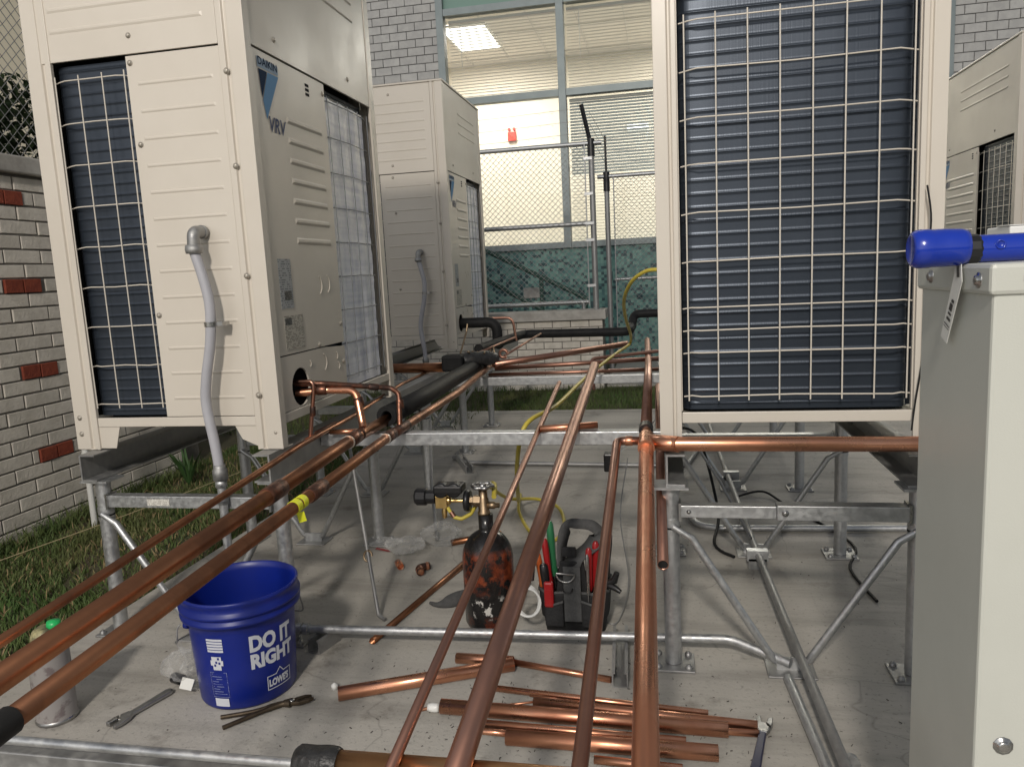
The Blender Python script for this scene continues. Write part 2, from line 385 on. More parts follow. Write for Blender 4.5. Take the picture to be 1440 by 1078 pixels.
def text_mesh(body, size, bold=0.0):
    c = bpy.data.curves.new('t', 'FONT'); c.body = body; c.size = size; c.offset = bold; c.align_x = 'LEFT'; c.resolution_u = 3
    o = bpy.data.objects.new('t', c); me = o.to_mesh()
    vs = [(v.co.x, v.co.y) for v in me.vertices]; fs = [tuple(p.vertices) for p in me.polygons]
    o.to_mesh_clear(); bpy.data.objects.remove(o); bpy.data.curves.remove(c)
    return vs, fs
def text_on(mb, body, size, f, bold=0.0, width=None):
    vs, fs = text_mesh(body, size, bold)
    if not vs: return mb
    x0 = min(v[0] for v in vs); x1 = max(v[0] for v in vs); k = (width/(x1-x0)) if width else 1
    return mb.add([f((v[0]-x0)*k, v[1]) for v in vs], fs)

# ================================================================= SETTING
tag(MB().box((-60, -40, -.30), (60, 60, -.03)).build('ground', 'dirt', loc=(0, 0, 0)), kind='structure')
slab = tag(MB().box((-1.80, -3.5, -.16), (6.5, 5.62, 0)).build('concrete_slab', 'concrete', loc=(0, 0, 0), bevel=.008), kind='structure')
tag(MB().box((-.52, 6.9, -.1), (7.0, 8.88, -.012)).build('paving', 'concrete', loc=(0, 0, 0)), kind='structure')

def grass_patch(x0, x1, y0, y1, n, hmin, hmax, z=-.03, skip=None):
    vs = []; fs = []; rnd = random.Random(int((x1+9)*100))
    for i in range(n):
        x = rnd.uniform(x0, x1); y = rnd.uniform(y0, y1)
        if skip and skip(x, y, rnd): continue
        h = rnd.uniform(hmin, hmax); a = rnd.uniform(0, 6.283); w = rnd.uniform(.0018, .0035)
        lx, ly = rnd.gauss(0, .45)*h, rnd.gauss(0, .45)*h; cx, cy = math.cos(a)*w, math.sin(a)*w
        b = len(vs)
        vs += [(x-cx, y-cy, z), (x+cx, y+cy, z), (x+lx*.4+cx*.8, y+ly*.4+cy*.8, z+h*.6), (x+lx*.4-cx*.8, y+ly*.4-cy*.8, z+h*.6), (x+lx, y+ly, z+h)]
        fs += [(b, b+1, b+2, b+3), (b+3, b+2, b+4)]
    m = MB(); m.v = vs; m.f = fs; m.sm = [False]*len(fs); return m
def bare(x, y, r):
    return (math.sin(x*5.1+y*2.3)*math.sin(y*4.1-x*1.7) > .15) and r.random() < .62
tag(grass_patch(-2.86, -1.82, .8, 4.9, 40000, .012, .042, skip=bare).build('grass', 'grass', loc=(0, 0, 0)), 'patchy green grass strip beside the white brick wall', 'grass', kind='stuff')
tag(grass_patch(-5.5, -1.4, 4.9, 8.6, 16000, .03, .10).build('grass', 'grass', loc=(0, 0, 0)), 'shaggy dark grass behind the left-hand units', 'grass', kind='stuff')
tag(grass_patch(-1.4, 3.2, 5.64, 6.74, 14000, .02, .065).build('grass', 'grass', loc=(0, 0, 0)), 'green grass strip between concrete slab and low brick wall', 'grass', kind='stuff')
tag(grass_patch(-2.85, -1.82, .9, 4.4, 2600, .012, .05).build('dead_leaves', 'straw', loc=(0, 0, 0)), 'dry straw and leaf litter in the grass strip', 'litter', kind='stuff')
# taller weeds along the wall foot
wd = grass_patch(-2.86, -2.72, 1.6, 4.0, 2200, .04, .10); tag(wd.build('weeds', 'grass', loc=(0, 0, 0)), 'taller weeds along the foot of the brick wall', 'weeds', kind='stuff')

# ---------------------------------------------------------------- brick walls
def brick_mesh(name, l, h, d, m):
    c = .0022
    mb = MB(); x, z = l/2, h/2
    mb.add([(-x,0,-z),(x,0,-z),(x,0,z),(-x,0,z),(-x,-d+c,-z),(x,-d+c,-z),(x,-d+c,z),(-x,-d+c,z),(-x+c,-d,-z+c),(x-c,-d,-z+c),(x-c,-d,z-c),(-x+c,-d,z-c)],
           [(0,1,5,4),(1,2,6,5),(2,3,7,6),(3,0,4,7),(4,5,9,8),(5,6,10,9),(6,7,11,10),(7,4,8,11),(8,9,10,11)])
    me = bpy.data.meshes.new(name); me.from_pydata(mb.v, [], mb.f); me.update(); me.materials.append(MATS[m]); return me
def brick_wall(root, rotz, length, z0, z1, L, H, J, mats, window, dep=.05, reds=None, shift=0.0, rnd=None):
    # local frame: wall runs along +x, faces -y; single bricks inside window, the far rest joined
    rnd = rnd or random.Random(3)
    full = brick_mesh('brick', L-J, H-J, dep, mats[0]); half = brick_mesh('brick', L/2-J, H-J, dep, mats[0]); red = brick_mesh('brick', L/2-J*.7, H-J*.5, dep+.006, mats[1]) if len(mats) > 1 else None
    rest = MB(); u0, u1, w0, w1 = window; ncourse = int((z1-z0)/H+.5)
    for c in range(ncourse):
        z = z0+H*(c+.5); u = -L/2 if (c % 2) else 0.0
        u += shift
        row = []
        while u < length:
            a, b = max(u, 0), min(u+L, length)
            if b-a > .03: row.append((a, b))
            u += L
        if reds and c in reds:
            r0 = reds[c]; row = [(a, b) for a, b in row if b <= r0+.002 or a >= r0+L-.002] + [(r0, r0+L/2, 1), (r0+L/2, r0+L, 1)]
            for k, (a, b, *q) in enumerate(list(row)):
                pass
            left = max([b for a, b, *q in row if not q and b <= r0+.01] or [0]); right = min([a for a, b, *q in row if not q and a >= r0+L-.01] or [length])
            if r0-left > .03: row.append((left, r0))
            if right-(r0+L) > .03: row.append((r0+L, right))
        for a, b, *q in row:
            cx = (a+b)/2
            if u0 < cx < u1 and w0 < z < w1:
                me = red if q else (full if abs((b-a)-L) < .01 else half)
                o = bpy.data.objects.new('brick', me); COL.objects.link(o); o.parent = root
                o.location = (cx, rnd.uniform(-.0018, .0010), z+rnd.uniform(-.001, .001)); o.rotation_euler = (0, rnd.gauss(0, .004), rnd.gauss(0, .006))
                if not q and abs((b-a)-L) >= .01: o.scale.x = (b-a-J)/(L/2-J)
            else:
                rest.box((a+J/2, -dep, z-H/2+J/2), (b-J/2, 0, z+H/2-J/2))
    if rest.f:
        me = bpy.data.meshes.new('brick_field'); me.from_pydata(rest.v, [], rest.f); me.update(); me.materials.append(MATS[mats[0]])
        o = bpy.data.objects.new('brick_field', me); COL.objects.link(o); o.parent = root; tag(o, kind='stuff')

# left boundary wall: local +x -> world +y, face -y -> world +x
LWX = -2.87
lw = thing('brick_wall', 'painted white brick boundary wall with paired red bricks beside the grass', 'wall', (LWX, .3, -.03), world=False, rotz=R(90))
def rot_build(mb, name, m, parent, **k): return mb.build(name, m, parent, **k)
mb = MB().box((0, -.0455, 0), (3.62, .24, 1.62)); rot_build(mb, 'mortar', 'mortar', lw)
REDS = {5: 2.62-.02, 11: 2.57, 17: 2.54, 23: 2.50}
brick_wall(lw, 0, 3.62, 0, 1.62, .205, .0645, .0085, ('white_brick', 'red_brick'), (1.6, 3.62, 0, 1.7), reds=REDS)
rot_build(MB().box((-.02, -.085, 1.622), (3.65, .28, 1.70)), 'cap_stone', 'stone_cap', lw, bevel=.008)
ring = tag(MB().tube([(LWX+.055+.0*math.cos(a), 3.33+.022*math.cos(a), .90+.022*math.sin(a)) for a in [i*math.pi/8 for i in range(17)]], .006, 8).build('wall_ring', 'galvanized_dull', loc=(LWX+.05, 3.33, .9)), 'small steel ring anchored in the white brick wall', 'ring')
# return of the wall going away to the left behind the corner
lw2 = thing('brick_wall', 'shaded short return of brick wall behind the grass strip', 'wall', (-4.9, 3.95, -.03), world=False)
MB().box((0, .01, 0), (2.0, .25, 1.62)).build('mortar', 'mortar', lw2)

# low wall behind the grass
bw = thing('brick_wall', 'low white brick wall with pale stone coping below the chain-link fence', 'wall', (-4.2, 6.80, -.03), world=False)
MB().box((0, -.0465, 0), (3.67, .20, .63)).build('mortar', 'mortar', bw)
brick_wall(bw, 0, 3.67, 0, .63, .165, .063, .007, ('white_brick',), (2.3, 3.67, 0, .63), rnd=random.Random(5))
MB().box((-.02, -.085, .632), (3.70, .24, .715)).build('coping', 'stone_cap', bw, bevel=.006)

# ---------------------------------------------------------------- building
YB = 8.9
XW0, XW1, ZS, ZH = -2.45, 2.92, 1.37, 3.98
bl = thing('school_building', 'grey brick building with tall lit windows over teal mosaic', 'building', (0, YB, -.03))
MB().box((-4.6, YB, -.03), (XW0-.02, YB+.3, 7)).build('wall', 'dark_mortar', bl)
MB().box((XW1+.02, YB, -.03), (10, YB+.3, 7)).build('wall', 'dark_mortar', bl)
MB().box((XW0-.02, YB, 4.62), (XW1+.02, YB+.3, 7)).build('wall', 'dark_mortar', bl)
MB().box((XW0-.02, YB+.02, -.03), (XW1+.02, YB+.3, ZS-.07)).build('mosaic_wall', 'mosaic', bl)
def facade_bricks(x0, x1, z0, z1, win):
    root = bpy.data.objects.new('brick_face', None); COL.objects.link(root); root.parent = bl; root.location = (x0, 0, .03)
    brick_wall(root, 0, x1-x0, z0, z1, .205, .092, .008, ('grey_brick',), (win[0]-x0, win[1]-x0, win[2], win[3]), dep=.012, rnd=random.Random(11))
facade_bricks(-4.6, XW0-.03, 0, 6.99, (-3.75, XW0, 2.6, 4.9))
facade_bricks(XW1+.03, 10, 0, 6.99, (2.9, 4.3, 2.3, 4.6))
facade_bricks(XW0-.02, XW1+.02, 4.64, 6.99, (0, 0, 0, 0))
# window frame grid
mull = [XW0, -1.07, .26, 1.59, XW1]
fr = MB()
for i, x in enumerate(mull): fr.box((x-.042, YB-.03, ZS-.07), (x+.042, YB+.10, 4.60))
wf = fr.build('window_frame', 'frame_alu', bl, bevel=.003)
for z0, z1 in ((ZS-.07, ZS), (2.99, 3.065), (ZH, ZH+.075), (4.55, 4.62)):
    for a, b in zip(mull[:-1], mull[1:]):
        MB().box((a+.044, YB-.022, z0), (b-.044, YB+.09, z1)).build('transom', 'frame_alu', bl)
for a, b in zip(mull[:-1], mull[1:]):
    MB().box((a+.044, YB+.02, ZH+.078), (b-.044, YB+.05, 4.547)).build('spandrel_panel', 'teal_panel', bl)
    for z0, z1 in ((ZS+.002, 2.988), (3.067, ZH-.002)):
        dt = (b-a)*math.tan(R(-1.1)); MB().add([(a+.044, YB+.070, z0), (b-.044, YB+.070+dt, z0), (b-.044, YB+.076+dt, z0), (a+.044, YB+.076, z0), (a+.044, YB+.070, z1), (b-.044, YB+.070+dt, z1), (b-.044, YB+.076+dt, z1), (a+.044, YB+.076, z1)], [(0,3,2,1),(4,5,6,7),(0,1,5,4),(1,2,6,5),(2,3,7,6),(3,0,4,7)]).build('pane', 'window_glass', bl)
# room behind the glass
rm = MB()
rm.box((-4.2, 12.3, .8), (4.5, 12.4, 4.5)).box((-4.3, YB+.3, .8), (-4.2, 12.4, 4.5)).box((4.5, YB+.3, .8), (4.6, 12.4, 4.5))
rm.build('room_wall', 'room_wall', bl)
MB().box((-4.2, YB+.3, .75), (4.5, 12.3, .8)).build('room_floor', 'frame_alu', bl)
MB().box((-4.2, YB+.11, 4.32), (4.5, 12.3, 4.40)).build('room_ceiling', 'room_ceiling', bl)
gr = MB()
for i in range(12): gr.box((-4.1+i*.61, YB+.32, 4.312), (-4.08+i*.61, 12.28, 4.319))
for j in range(3): gr.box((-4.1, 9.6+j*1.2, 4.304), (4.4, 9.62+j*1.2, 4.311))
gr.build('ceiling_grid', 'blind', bl)
for i, (x, y) in enumerate(((-2.82, 10.26), (.45, 10.26), (2.06, 10.26))):
    lp = thing('ceiling_light', ['square recessed ceiling light glowing behind the blinds beside the brick pier', 'recessed ceiling light behind the coil-faced unit', 'recessed ceiling light at the far side of the lit room'][i], 'ceiling light', (x, y, 4.25))
    MB().box((x, y, 4.285), (x+.58, y+1.10, 4.311)).build('diffuser', 'lamp_panel', lp)
    fm = MB().box((x-.03, y-.03, 4.282), (x, y+1.13, 4.303)).box((x+.58, y-.03, 4.282), (x+.61, y+1.13, 4.303)).box((x, y-.03, 4.282), (x+.58, y, 4.303)).box((x, y+1.10, 4.282), (x+.58, y+1.13, 4.303))
    fm.build('frame', 'white_plastic', lp)
    ld = bpy.data.lights.new('ceiling_glow', 'AREA'); ld.energy = 125; ld.shape = 'RECTANGLE'; ld.size = .55; ld.size_y = 1.05; ld.color = (1, .92, .83)
    lo = bpy.data.objects.new('ceiling_glow', ld); COL.objects.link(lo); lo.parent = lp; lo.location = (.29, .55, .02)
tl = thing('tube_light', 'short fluorescent tube light seen through the grey blinds', 'light', (-.33, 12.3, 3.18))
MB().box((-.50, 12.26, 3.19), (-.16, 12.298, 3.23)).build('housing', 'white_plastic', tl)
MB().box((-.49, 12.235, 3.13), (-.17, 12.275, 3.188)).build('tube', 'lamp_tube', tl)
# blinds
def blinds(x0, x1, z0, z1, m, label, tilt, pitch=.034, w=.03, shut=99):
    t = thing('window_blind', label, 'blind', ((x0+x1)/2, YB+.16, z0))
    MB().box((x0, YB+.135, z1-.03), (x1, YB+.175, z1)).build('head_rail', 'blind', t)
    s = MB(); sh = MB(); z = z0; dy, dz = w/2*math.cos(tilt), w/2*math.sin(tilt); ey, ez = .02*math.cos(R(47)), .02*math.sin(R(47))
    while z < z1-.04:
        y = YB+.155
        if z < shut: s.add([(x0, y-dy, z-dz), (x1, y-dy, z-dz), (x1, y+dy, z+dz), (x0, y+dy, z+dz)], [(0, 1, 2, 3)])
        else: sh.add([(x0, y-ey, z-ez), (x1, y-ey, z-ez), (x1, y+ey, z+ez), (x0, y+ey, z+ez)], [(0, 1, 2, 3)])
        z += pitch
    tag(s.build('slats', m, t), kind='stuff')
    if shut < 90: tag(sh.build('shut_slats', 'blind_shut', t), kind='stuff')
    MB().tube([(x0+.14, YB+.13, z1-.03), (x0+.145, YB+.13, z1-.55)], .003, 6).build('wand', 'white_plastic', t)
blinds(mull[0]+.06, mull[1]-.06, 3.08, ZH-.01, 'blind', 'half open venetian blind in upper window beside the grey brick pier', R(-6))
blinds(mull[1]+.06, mull[2]-.06, 3.08, ZH-.01, 'blind', 'half open venetian blind in upper window next to the coil-faced unit', R(-6))
blinds(mull[1]+.06, mull[2]-.06, 1.40, 2.98, 'blind', 'venetian blind shut grey above and open below, behind the barbed wire arms', R(-6), shut=2.12)
al = thing('fire_alarm', 'small red fire alarm box on the cream room wall', 'alarm', (-2.3, 12.28, 3.1))
MB().box((-2.37, 12.24, 3.11), (-2.24, 12.298, 3.25)).build('box', 'alarm_red', al, bevel=.008)
MB().box((-2.36, 12.235, 3.27), (-2.33, 12.298, 3.31)).box((-2.28, 12.235, 3.27), (-2.25, 12.298, 3.31)).build('lug', 'alarm_red', al)
pq = tag(MB().box((-1.62, YB-.01, .74), (-1.42, YB+.015, .86)).build('wall_vent', 'stone_cap', loc=(-1.52, YB, .74)), 'small tan plate on the teal mosaic wall', 'plate')

# hand rails of the stair behind the low wall
def rail_thing(label, paths, posts, r, m):
    t = thing('hand_rail', label, 'railing', (posts[0][0], posts[0][1], -.03))
    for p in paths: MB().tube(p, r, 8).build('rail', m, t)
    for x, y, z in posts: MB().tube([(x, y, -.03), (x, y, z)], r*.95, 8).build('post', m, t)
rail_thing('dark green sloping stair handrail in front of the mosaic wall', [[(-2.0, 8.2, 1.33), (-1.855, 8.2, 1.277), (-.80, 8.2, .729)], [(-2.0, 8.2, 1.04), (-1.88, 8.2, .969), (-1.30, 8.2, .63)]], [(-1.294, 8.2, .97), (-.82, 8.2, .73)], .026, 'green_paint')
rail_thing('bright galvanized level rail just above the low wall', [[(-2.3, 7.3, .722), (-.70, 7.3, .735)]], [(-1.9, 7.3, .722), (-.75, 7.3, .73)], .021, 'galvanized')
rail_thing('short pale rail against mosaic beyond the fence gap', [[(-.50, 8.2, .92), (.9, 8.2, .93)]], [(.6, 8.2, .93), (.88, 8.2, .93)], .017, 'galvanized')

# ---------------------------------------------------------------- chain link fences
def chain(f, u0, u1, z0, z1, du, dz, r):
    mb = MB(); k = dz/du
    n = int((u1-u0+(z1-z0)/k)/du)+2
    def seg(a, b):
        p, q = Vector(f(*a)), Vector(f(*b)); d = (q-p).normalized(); s = d.orthogonal().normalized()*r; t = d.cross(s)
        vs = [p+s, p-s*.5+t*.87, p-s*.5-t*.87, q+s, q-s*.5+t*.87, q-s*.5-t*.87]
        mb.add(vs, [(0, 3, 4, 1), (1, 4, 5, 2), (2, 5, 3, 0)], True)
    for sgn in (1, -1):
        for i in range(-n, n):
            base = u0+i*du
            pts = []
            za, zb = z0, z1
            ua = base; ub = base+sgn*(z1-z0)/k
            # clip to u range
            def at(u): return z0+(u-base)*k*sgn
            lo, hi = (ua, ub) if ua < ub else (ub, ua)
            a, b = max(lo, u0), min(hi, u1)
            if b-a < .01: continue
            seg((a, at(a)), (b, at(b)))
    return mb
fn = thing('chain_link_fence', 'chain-link fence panel with barbed wire arm above the low brick wall', 'fence', (-.59, 6.86, .685))
for p, nm in (([(-3.6, 6.86, 2.13), (-.50, 6.86, 2.13)], 'top_rail'), ([(-3.6, 6.86, 1.445), (-.60, 6.86, 1.445)], 'mid_rail')):
    MB().tube(p, .021, 10).build(nm, 'galvanized', fn)
MB().tube([(-.592, 6.86, .685), (-.592, 6.86, 2.14)], .026, 12).build('post', 'galvanized_dull', fn)
MB().tube([(-2.9, 6.86, .685), (-2.9, 6.86, 2.14)], .026, 12).build('post', 'galvanized_dull', fn)
MB().tube([(-.592, 6.86, 2.02), (-.592, 6.86, 2.17)], .033, 12).build('post_cap', 'black_plastic', fn)
MB().bar((-.60, 6.86, 2.15), (-.66, 6.80, 2.45), .022, .03).build('barb_arm', 'black_plastic', fn)
tag(chain(lambda u, z: (u, 6.83, z), -3.6, -.65, .72, 2.12, .052, .052, .0022).build('wire_mesh', 'galvanized_dull', fn), kind='stuff')
MB().tube([(-.648, 6.835, .72), (-.648, 6.835, 2.12)], .006, 6).build('tension_bar', 'galvanized', fn)
for z in (.9, 1.3, 1.445, 1.7, 2.0): MB().box((-.66, 6.82, z-.012), (-.585, 6.832, z+.012)).build('band', 'galvanized', fn)
for k, (z, dy) in enumerate(((2.22, -.015), (2.32, -.035), (2.42, -.055))):
    pts = [(-.63-.01*k+(-3.0)*u, 6.85+dy, z-.06*math.sin(math.pi*u)*.6) for u in [i/8 for i in range(9)]]
    w = MB().tube(pts, .0022, 4)
    for i in range(26):
        x = -.7-i*.11; w.bar((x, 6.85+dy-.012, z-.03), (x+.01, 6.85+dy+.012, z+.005-.03), .002, .002)
    w.build('barbed_wire', 'galvanized_dull', fn)
fn2 = thing('chain_link_fence', 'chain-link fence panel with upright black arm, standing behind the gap', 'fence', (-.53, 7.8, -.03))
MB().tube([(-.53, 7.8, -.03), (-.53, 7.8, 1.96)], .026, 12).build('post', 'galvanized_dull', fn2)
MB().tube([(-.53, 7.8, 1.80), (-.53, 7.8, 1.99)], .033, 12).build('post_cap', 'black_plastic', fn2)
MB().bar((-.53, 7.8, 1.97), (-.53, 7.76, 2.33), .022, .03, (0, 1, 0)).build('barb_arm', 'black_plastic', fn2)
MB().tube([(-.62, 7.8, 1.945), (3.4, 7.8, 1.95)], .02, 10).build('top_rail', 'galvanized', fn2)
tag(chain(lambda u, z: (u, 7.77, z), -.47, 2.6, .1, 1.93, .052, .052, .0022).build('wire_mesh', 'galvanized_dull', fn2), kind='stuff')
MB().tube([(-.46, 7.775, .1), (-.46, 7.775, 1.93)], .006, 6).build('tension_bar', 'galvanized', fn2)
for k, z in enumerate((2.08, 2.19, 2.30)):
    MB().tube([(-.53+u*.45, 7.78, z-.02*math.sin(u*2)) for u in range(8)], .0022, 4).build('barbed_wire', 'galvanized_dull', fn2)
    MB().tube([(-.535, 7.78, z), (-.60, 6.9, 2.2+.1*k-.0)], .002, 4).build('barbed_wire', 'galvanized_dull', fn2)

fn3 = thing('chain_link_fence', 'chain-link fence standing on top of the white boundary wall', 'fence', (LWX-.1, .4, 1.67))
FX = LWX-.12
tag(chain(lambda u, z: (FX, u, z), .4, 3.9, 1.68, 3.6, .058, .060, .0021).build('wire_mesh', 'galvanized_dull', fn3), kind='stuff')
for y in (.6, 3.85): MB().tube([(FX-.03, y, 1.67), (FX-.03, y, 3.62)], .026, 10).build('post', 'galvanized_dull', fn3)
MB().tube([(FX-.03, .4, 3.6), (FX-.03, 3.9, 3.6)], .021, 10).build('top_rail', 'galvanized_dull', fn3)

# tree and house beyond the left fence
def tree(loc, h, label, n=15000, cr=(1.1, 1.2, 1.3), cz=2.0):
    t = thing('tree', label, 'tree', loc); x, y, z = loc; rnd = random.Random(4)
    tr = MB().tube(spline([(x, y, z), (x+.05, y-.03, z+.8), (x-.04, y+.05, z+1.6), (x+.05, y, z+h*.85)], 5), [.11-.0055*i for i in range(16)], 8)
    for i in range(9):
        a = rnd.uniform(0, 6.28); b = z+.8+i*.17; l = rnd.uniform(.6, 1.0)
        tr.tube([(x, y, b), (x+math.cos(a)*l*.5, y+math.sin(a)*l*.5, b+.25), (x+math.cos(a)*l, y+math.sin(a)*l, b+.6)], [.035, .022, .008], 6)
    tr.build('trunk', 'bark', t)
    lf = MB(); cl = []
    for i in range(46):
        while True:
            p = Vector((rnd.uniform(-1, 1), rnd.uniform(-1, 1), rnd.uniform(-1, 1)))
            if .25 < p.length < 1: break
        cl.append((Vector((x+p.x*cr[0], y+p.y*cr[1], z+cz+p.z*cr[2])), rnd.uniform(.2, .42)))
    for i in range(n):
        c, r = rnd.choice(cl); q = c+Vector((rnd.gauss(0, 1), rnd.gauss(0, 1), rnd.gauss(0, .8)))*r*.55
        u = Vector((rnd.gauss(0, 1), rnd.gauss(0, 1), rnd.gauss(0, 1))).normalized(); v = u.orthogonal().normalized(); s = rnd.uniform(.03, .06)
        lf.add([q-u*s, q+v*s*.45, q+u*s, q-v*s*.45], [(0, 1, 2, 3)])
    tag(lf.build('crown', 'leaf_dark', t), kind='stuff')
tree((-5.55, 5.75, -.03), 2.6, 'dark leafy tree seen through the chain-link fence', cz=1.55)
hs_ = thing('house', 'beige house wall beyond the dark tree and fence', 'house', (-13, 14, -.03))
MB().box((-19, 11.5, -.03), (-9.5, 18, 7.2)).build('wall', 'house_wall', hs_)
MB().prism([(-19.4, 7.2), (-9.1, 7.2), (-14.2, 10)], 11.2, 18.3, lambda a, b, h: (a, h, b)).build('roof', 'dark_mortar', hs_)
MB().box((-12.6, 11.44, 1.2), (-11.2, 11.5, 2.8)).build('window', 'window_glass', hs_)
hd = MB(); rnd = random.Random(9)
for i in range(6000):
    q = Vector((rnd.uniform(-7.5, -4.2), rnd.uniform(6.4, 7.4), rnd.uniform(0, 2.3))); u = Vector((rnd.gauss(0, 1), rnd.gauss(0, 1), rnd.gauss(0, 1))).normalized(); v = u.orthogonal().normalized(); s = rnd.uniform(.03, .06)
    hd.add([q-u*s, q+v*s*.5, q+u*s, q-v*s*.5], [(0, 1, 2, 3)])
hg = thing('hedge', 'dark clipped hedge below the tree beyond the wall', 'hedge', (-5.8, 6.9, -.03))
tag(hd.build('foliage', 'leaf_dark', hg), kind='stuff')
MB().box((-7.4, 6.6, -.03), (-4.3, 7.2, 2.0)).build('core', 'leaf_dark', hg)

# ---------------------------------------------------------------- flood lamp on a pole behind the photographer
fl = thing('flood_light', 'pole mounted floodlight shining on the yard from behind', 'lamp', (FLOOD_POS.x, FLOOD_POS.y-.3, -.03))
MB().tube([(FLOOD_POS.x, FLOOD_POS.y-.3, -.03), (FLOOD_POS.x, FLOOD_POS.y-.3, 5.5)], [.07, .05], 16).build('pole', 'galvanized_dull', fl)
aim = (Vector((-.4, 3.0, .4))-FLOOD_POS).normalized()
hb = MB().bar(FLOOD_POS-aim*.20, FLOOD_POS-aim*.06, .5, .36).build('housing', 'black_plastic', fl)
MB().bar(FLOOD_POS-aim*.058, FLOOD_POS-aim*.05, .44, .30).build('lens', 'flood_lens', fl)
MB().bar((FLOOD_POS.x, FLOOD_POS.y-.3, 5.25), FLOOD_POS-aim*.15, .05, .05).build('bracket', 'galvanized_dull', fl)
sd = bpy.data.lights.new('flood_beam', 'SPOT'); sd.energy = FLOOD_W; sd.spot_size = R(110); sd.spot_blend = .6; sd.shadow_soft_size = .36; sd.color = (1, .925, .835)
so = bpy.data.objects.new('flood_beam', sd); COL.objects.link(so); so.parent = fl
so.location = FLOOD_POS-Vector(fl.location); so.rotation_euler = aim.to_track_quat('-Z', 'Y').to_euler()

# ================================================================= CONDENSER UNITS
def ripple_coil(ax, a0, a1, z0, z1, pos, out, pitch=.0315, amp=.0016, r0=.0, nseg=6, rnd_ends=.03):
    # coil sheet: rows of tubes read as shallow ripples; ax 'x' or 'y' = direction it runs, pos = plane, out = outward sign
    mb = MB(); nr = max(2, int((z1-z0)/pitch)); zs = []
    for i in range(nr):
        for k in (0, .25, .42, .46, .5, .54, .58, .75): zs.append((z0+(i+k)*(z1-z0)/nr, amp if k == .5 else (amp*.6 if k in (.46, .54) else 0)))
    zs.append((z1, 0))
    us = [a0, a0+rnd_ends*.25, a0+rnd_ends*.6, a0+rnd_ends]+[a0+rnd_ends+(a1-a0-2*rnd_ends)*k/nseg for k in range(1, nseg)]+[a1-rnd_ends, a1-rnd_ends*.6, a1-rnd_ends*.25, a1]
    def bulge(u):
        e = min(u-a0, a1-u)/rnd_ends
        return 0 if e >= 1 else -rnd_ends*.8*(1-math.sqrt(max(0, 1-(1-e)**2)))
    vs = []
    for z, h in zs:
        for u in us:
            d = pos+out*(h+bulge(u)); vs.append((u, d, z) if ax == 'x' else (d, u, z))
    n = len(us); fs = []
    for i in range(len(zs)-1):
        for j in range(n-1):
            q = (i*n+j, i*n+j+1, (i+1)*n+j+1, (i+1)*n+j)
            fs.append(q if (ax == 'x') == (out < 0) else tuple(reversed(q)))
    return mb.add(vs, fs, True)
def grille(ax, us, zs, pos, out, r=.0019, bow=.008):
    rnd = random.Random(len(us)*7+len(zs)); res = []
    def p(u, z, d): return (u, pos+out*d, z) if ax == 'x' else (pos+out*d, u, z)
    u0, u1, z0, z1 = us[0], us[-1], zs[0], zs[-1]
    for z in zs:
        j = rnd.uniform(-.002, .002)
        res.append(MB().tube([p(u0-.012, z-.003, -.004), p(u0+.008, z, 0), p(u0+.03, z+j, bow), p((u0+u1)/2, z-j, bow), p(u1-.03, z+j, bow), p(u1-.008, z, 0), p(u1+.012, z-.003, -.004)], r, 6))
    for u in us:
        j = rnd.uniform(-.0015, .0015)
        res.append(MB().tube([p(u, z0-.012, bow+.002), p(u+j, (z0+z1)/2, bow+.0045), p(u, z1+.012, bow+.002)], r, 6))
    return res
def rib(mb, ax, a0, a1, z, pos, out, h=.007, d=.0035):
    # pressed rib: low roof-shaped ridge
    e = .006
    def p(u, zz, dd): return (u, pos+out*dd, zz) if ax == 'x' else (pos+out*dd, u, zz)
    vs = [p(a0, z-h, 0), p(a1, z-h, 0), p(a1, z+h, 0), p(a0, z+h, 0), p(a0+e, z-h*.2, d), p(a1-e, z-h*.2, d), p(a1-e, z+h*.5, d), p(a0+e, z+h*.5, d)]
    fs = [(0, 1, 5, 4), (1, 2, 6, 5), (2, 3, 7, 6), (3, 0, 4, 7), (4, 5, 6, 7)]
    if (ax == 'x') != (out < 0): fs = [tuple(reversed(f)) for f in fs]
    mb.add(vs, fs)
def screw(par, p, ax='Y-', r=.006, m_='steel'):
    a = ax[0]; s = -1 if ax[1] == '-' else 1
    m = MB().lathe([(r*1.5, 0), (r*1.45, s*.001), (r, s*.0015), (r*.95, s*.004), (r*.6, s*.005), (0.0001, s*.005)], 10, p, a)
    if (s < 0): m.f = [tuple(reversed(f)) for f in m.f]
    return m.build('screw', m_, par)
H_SEAM, H_LOW, H_TOP, H_B = 1.12, .262, 1.665, .07
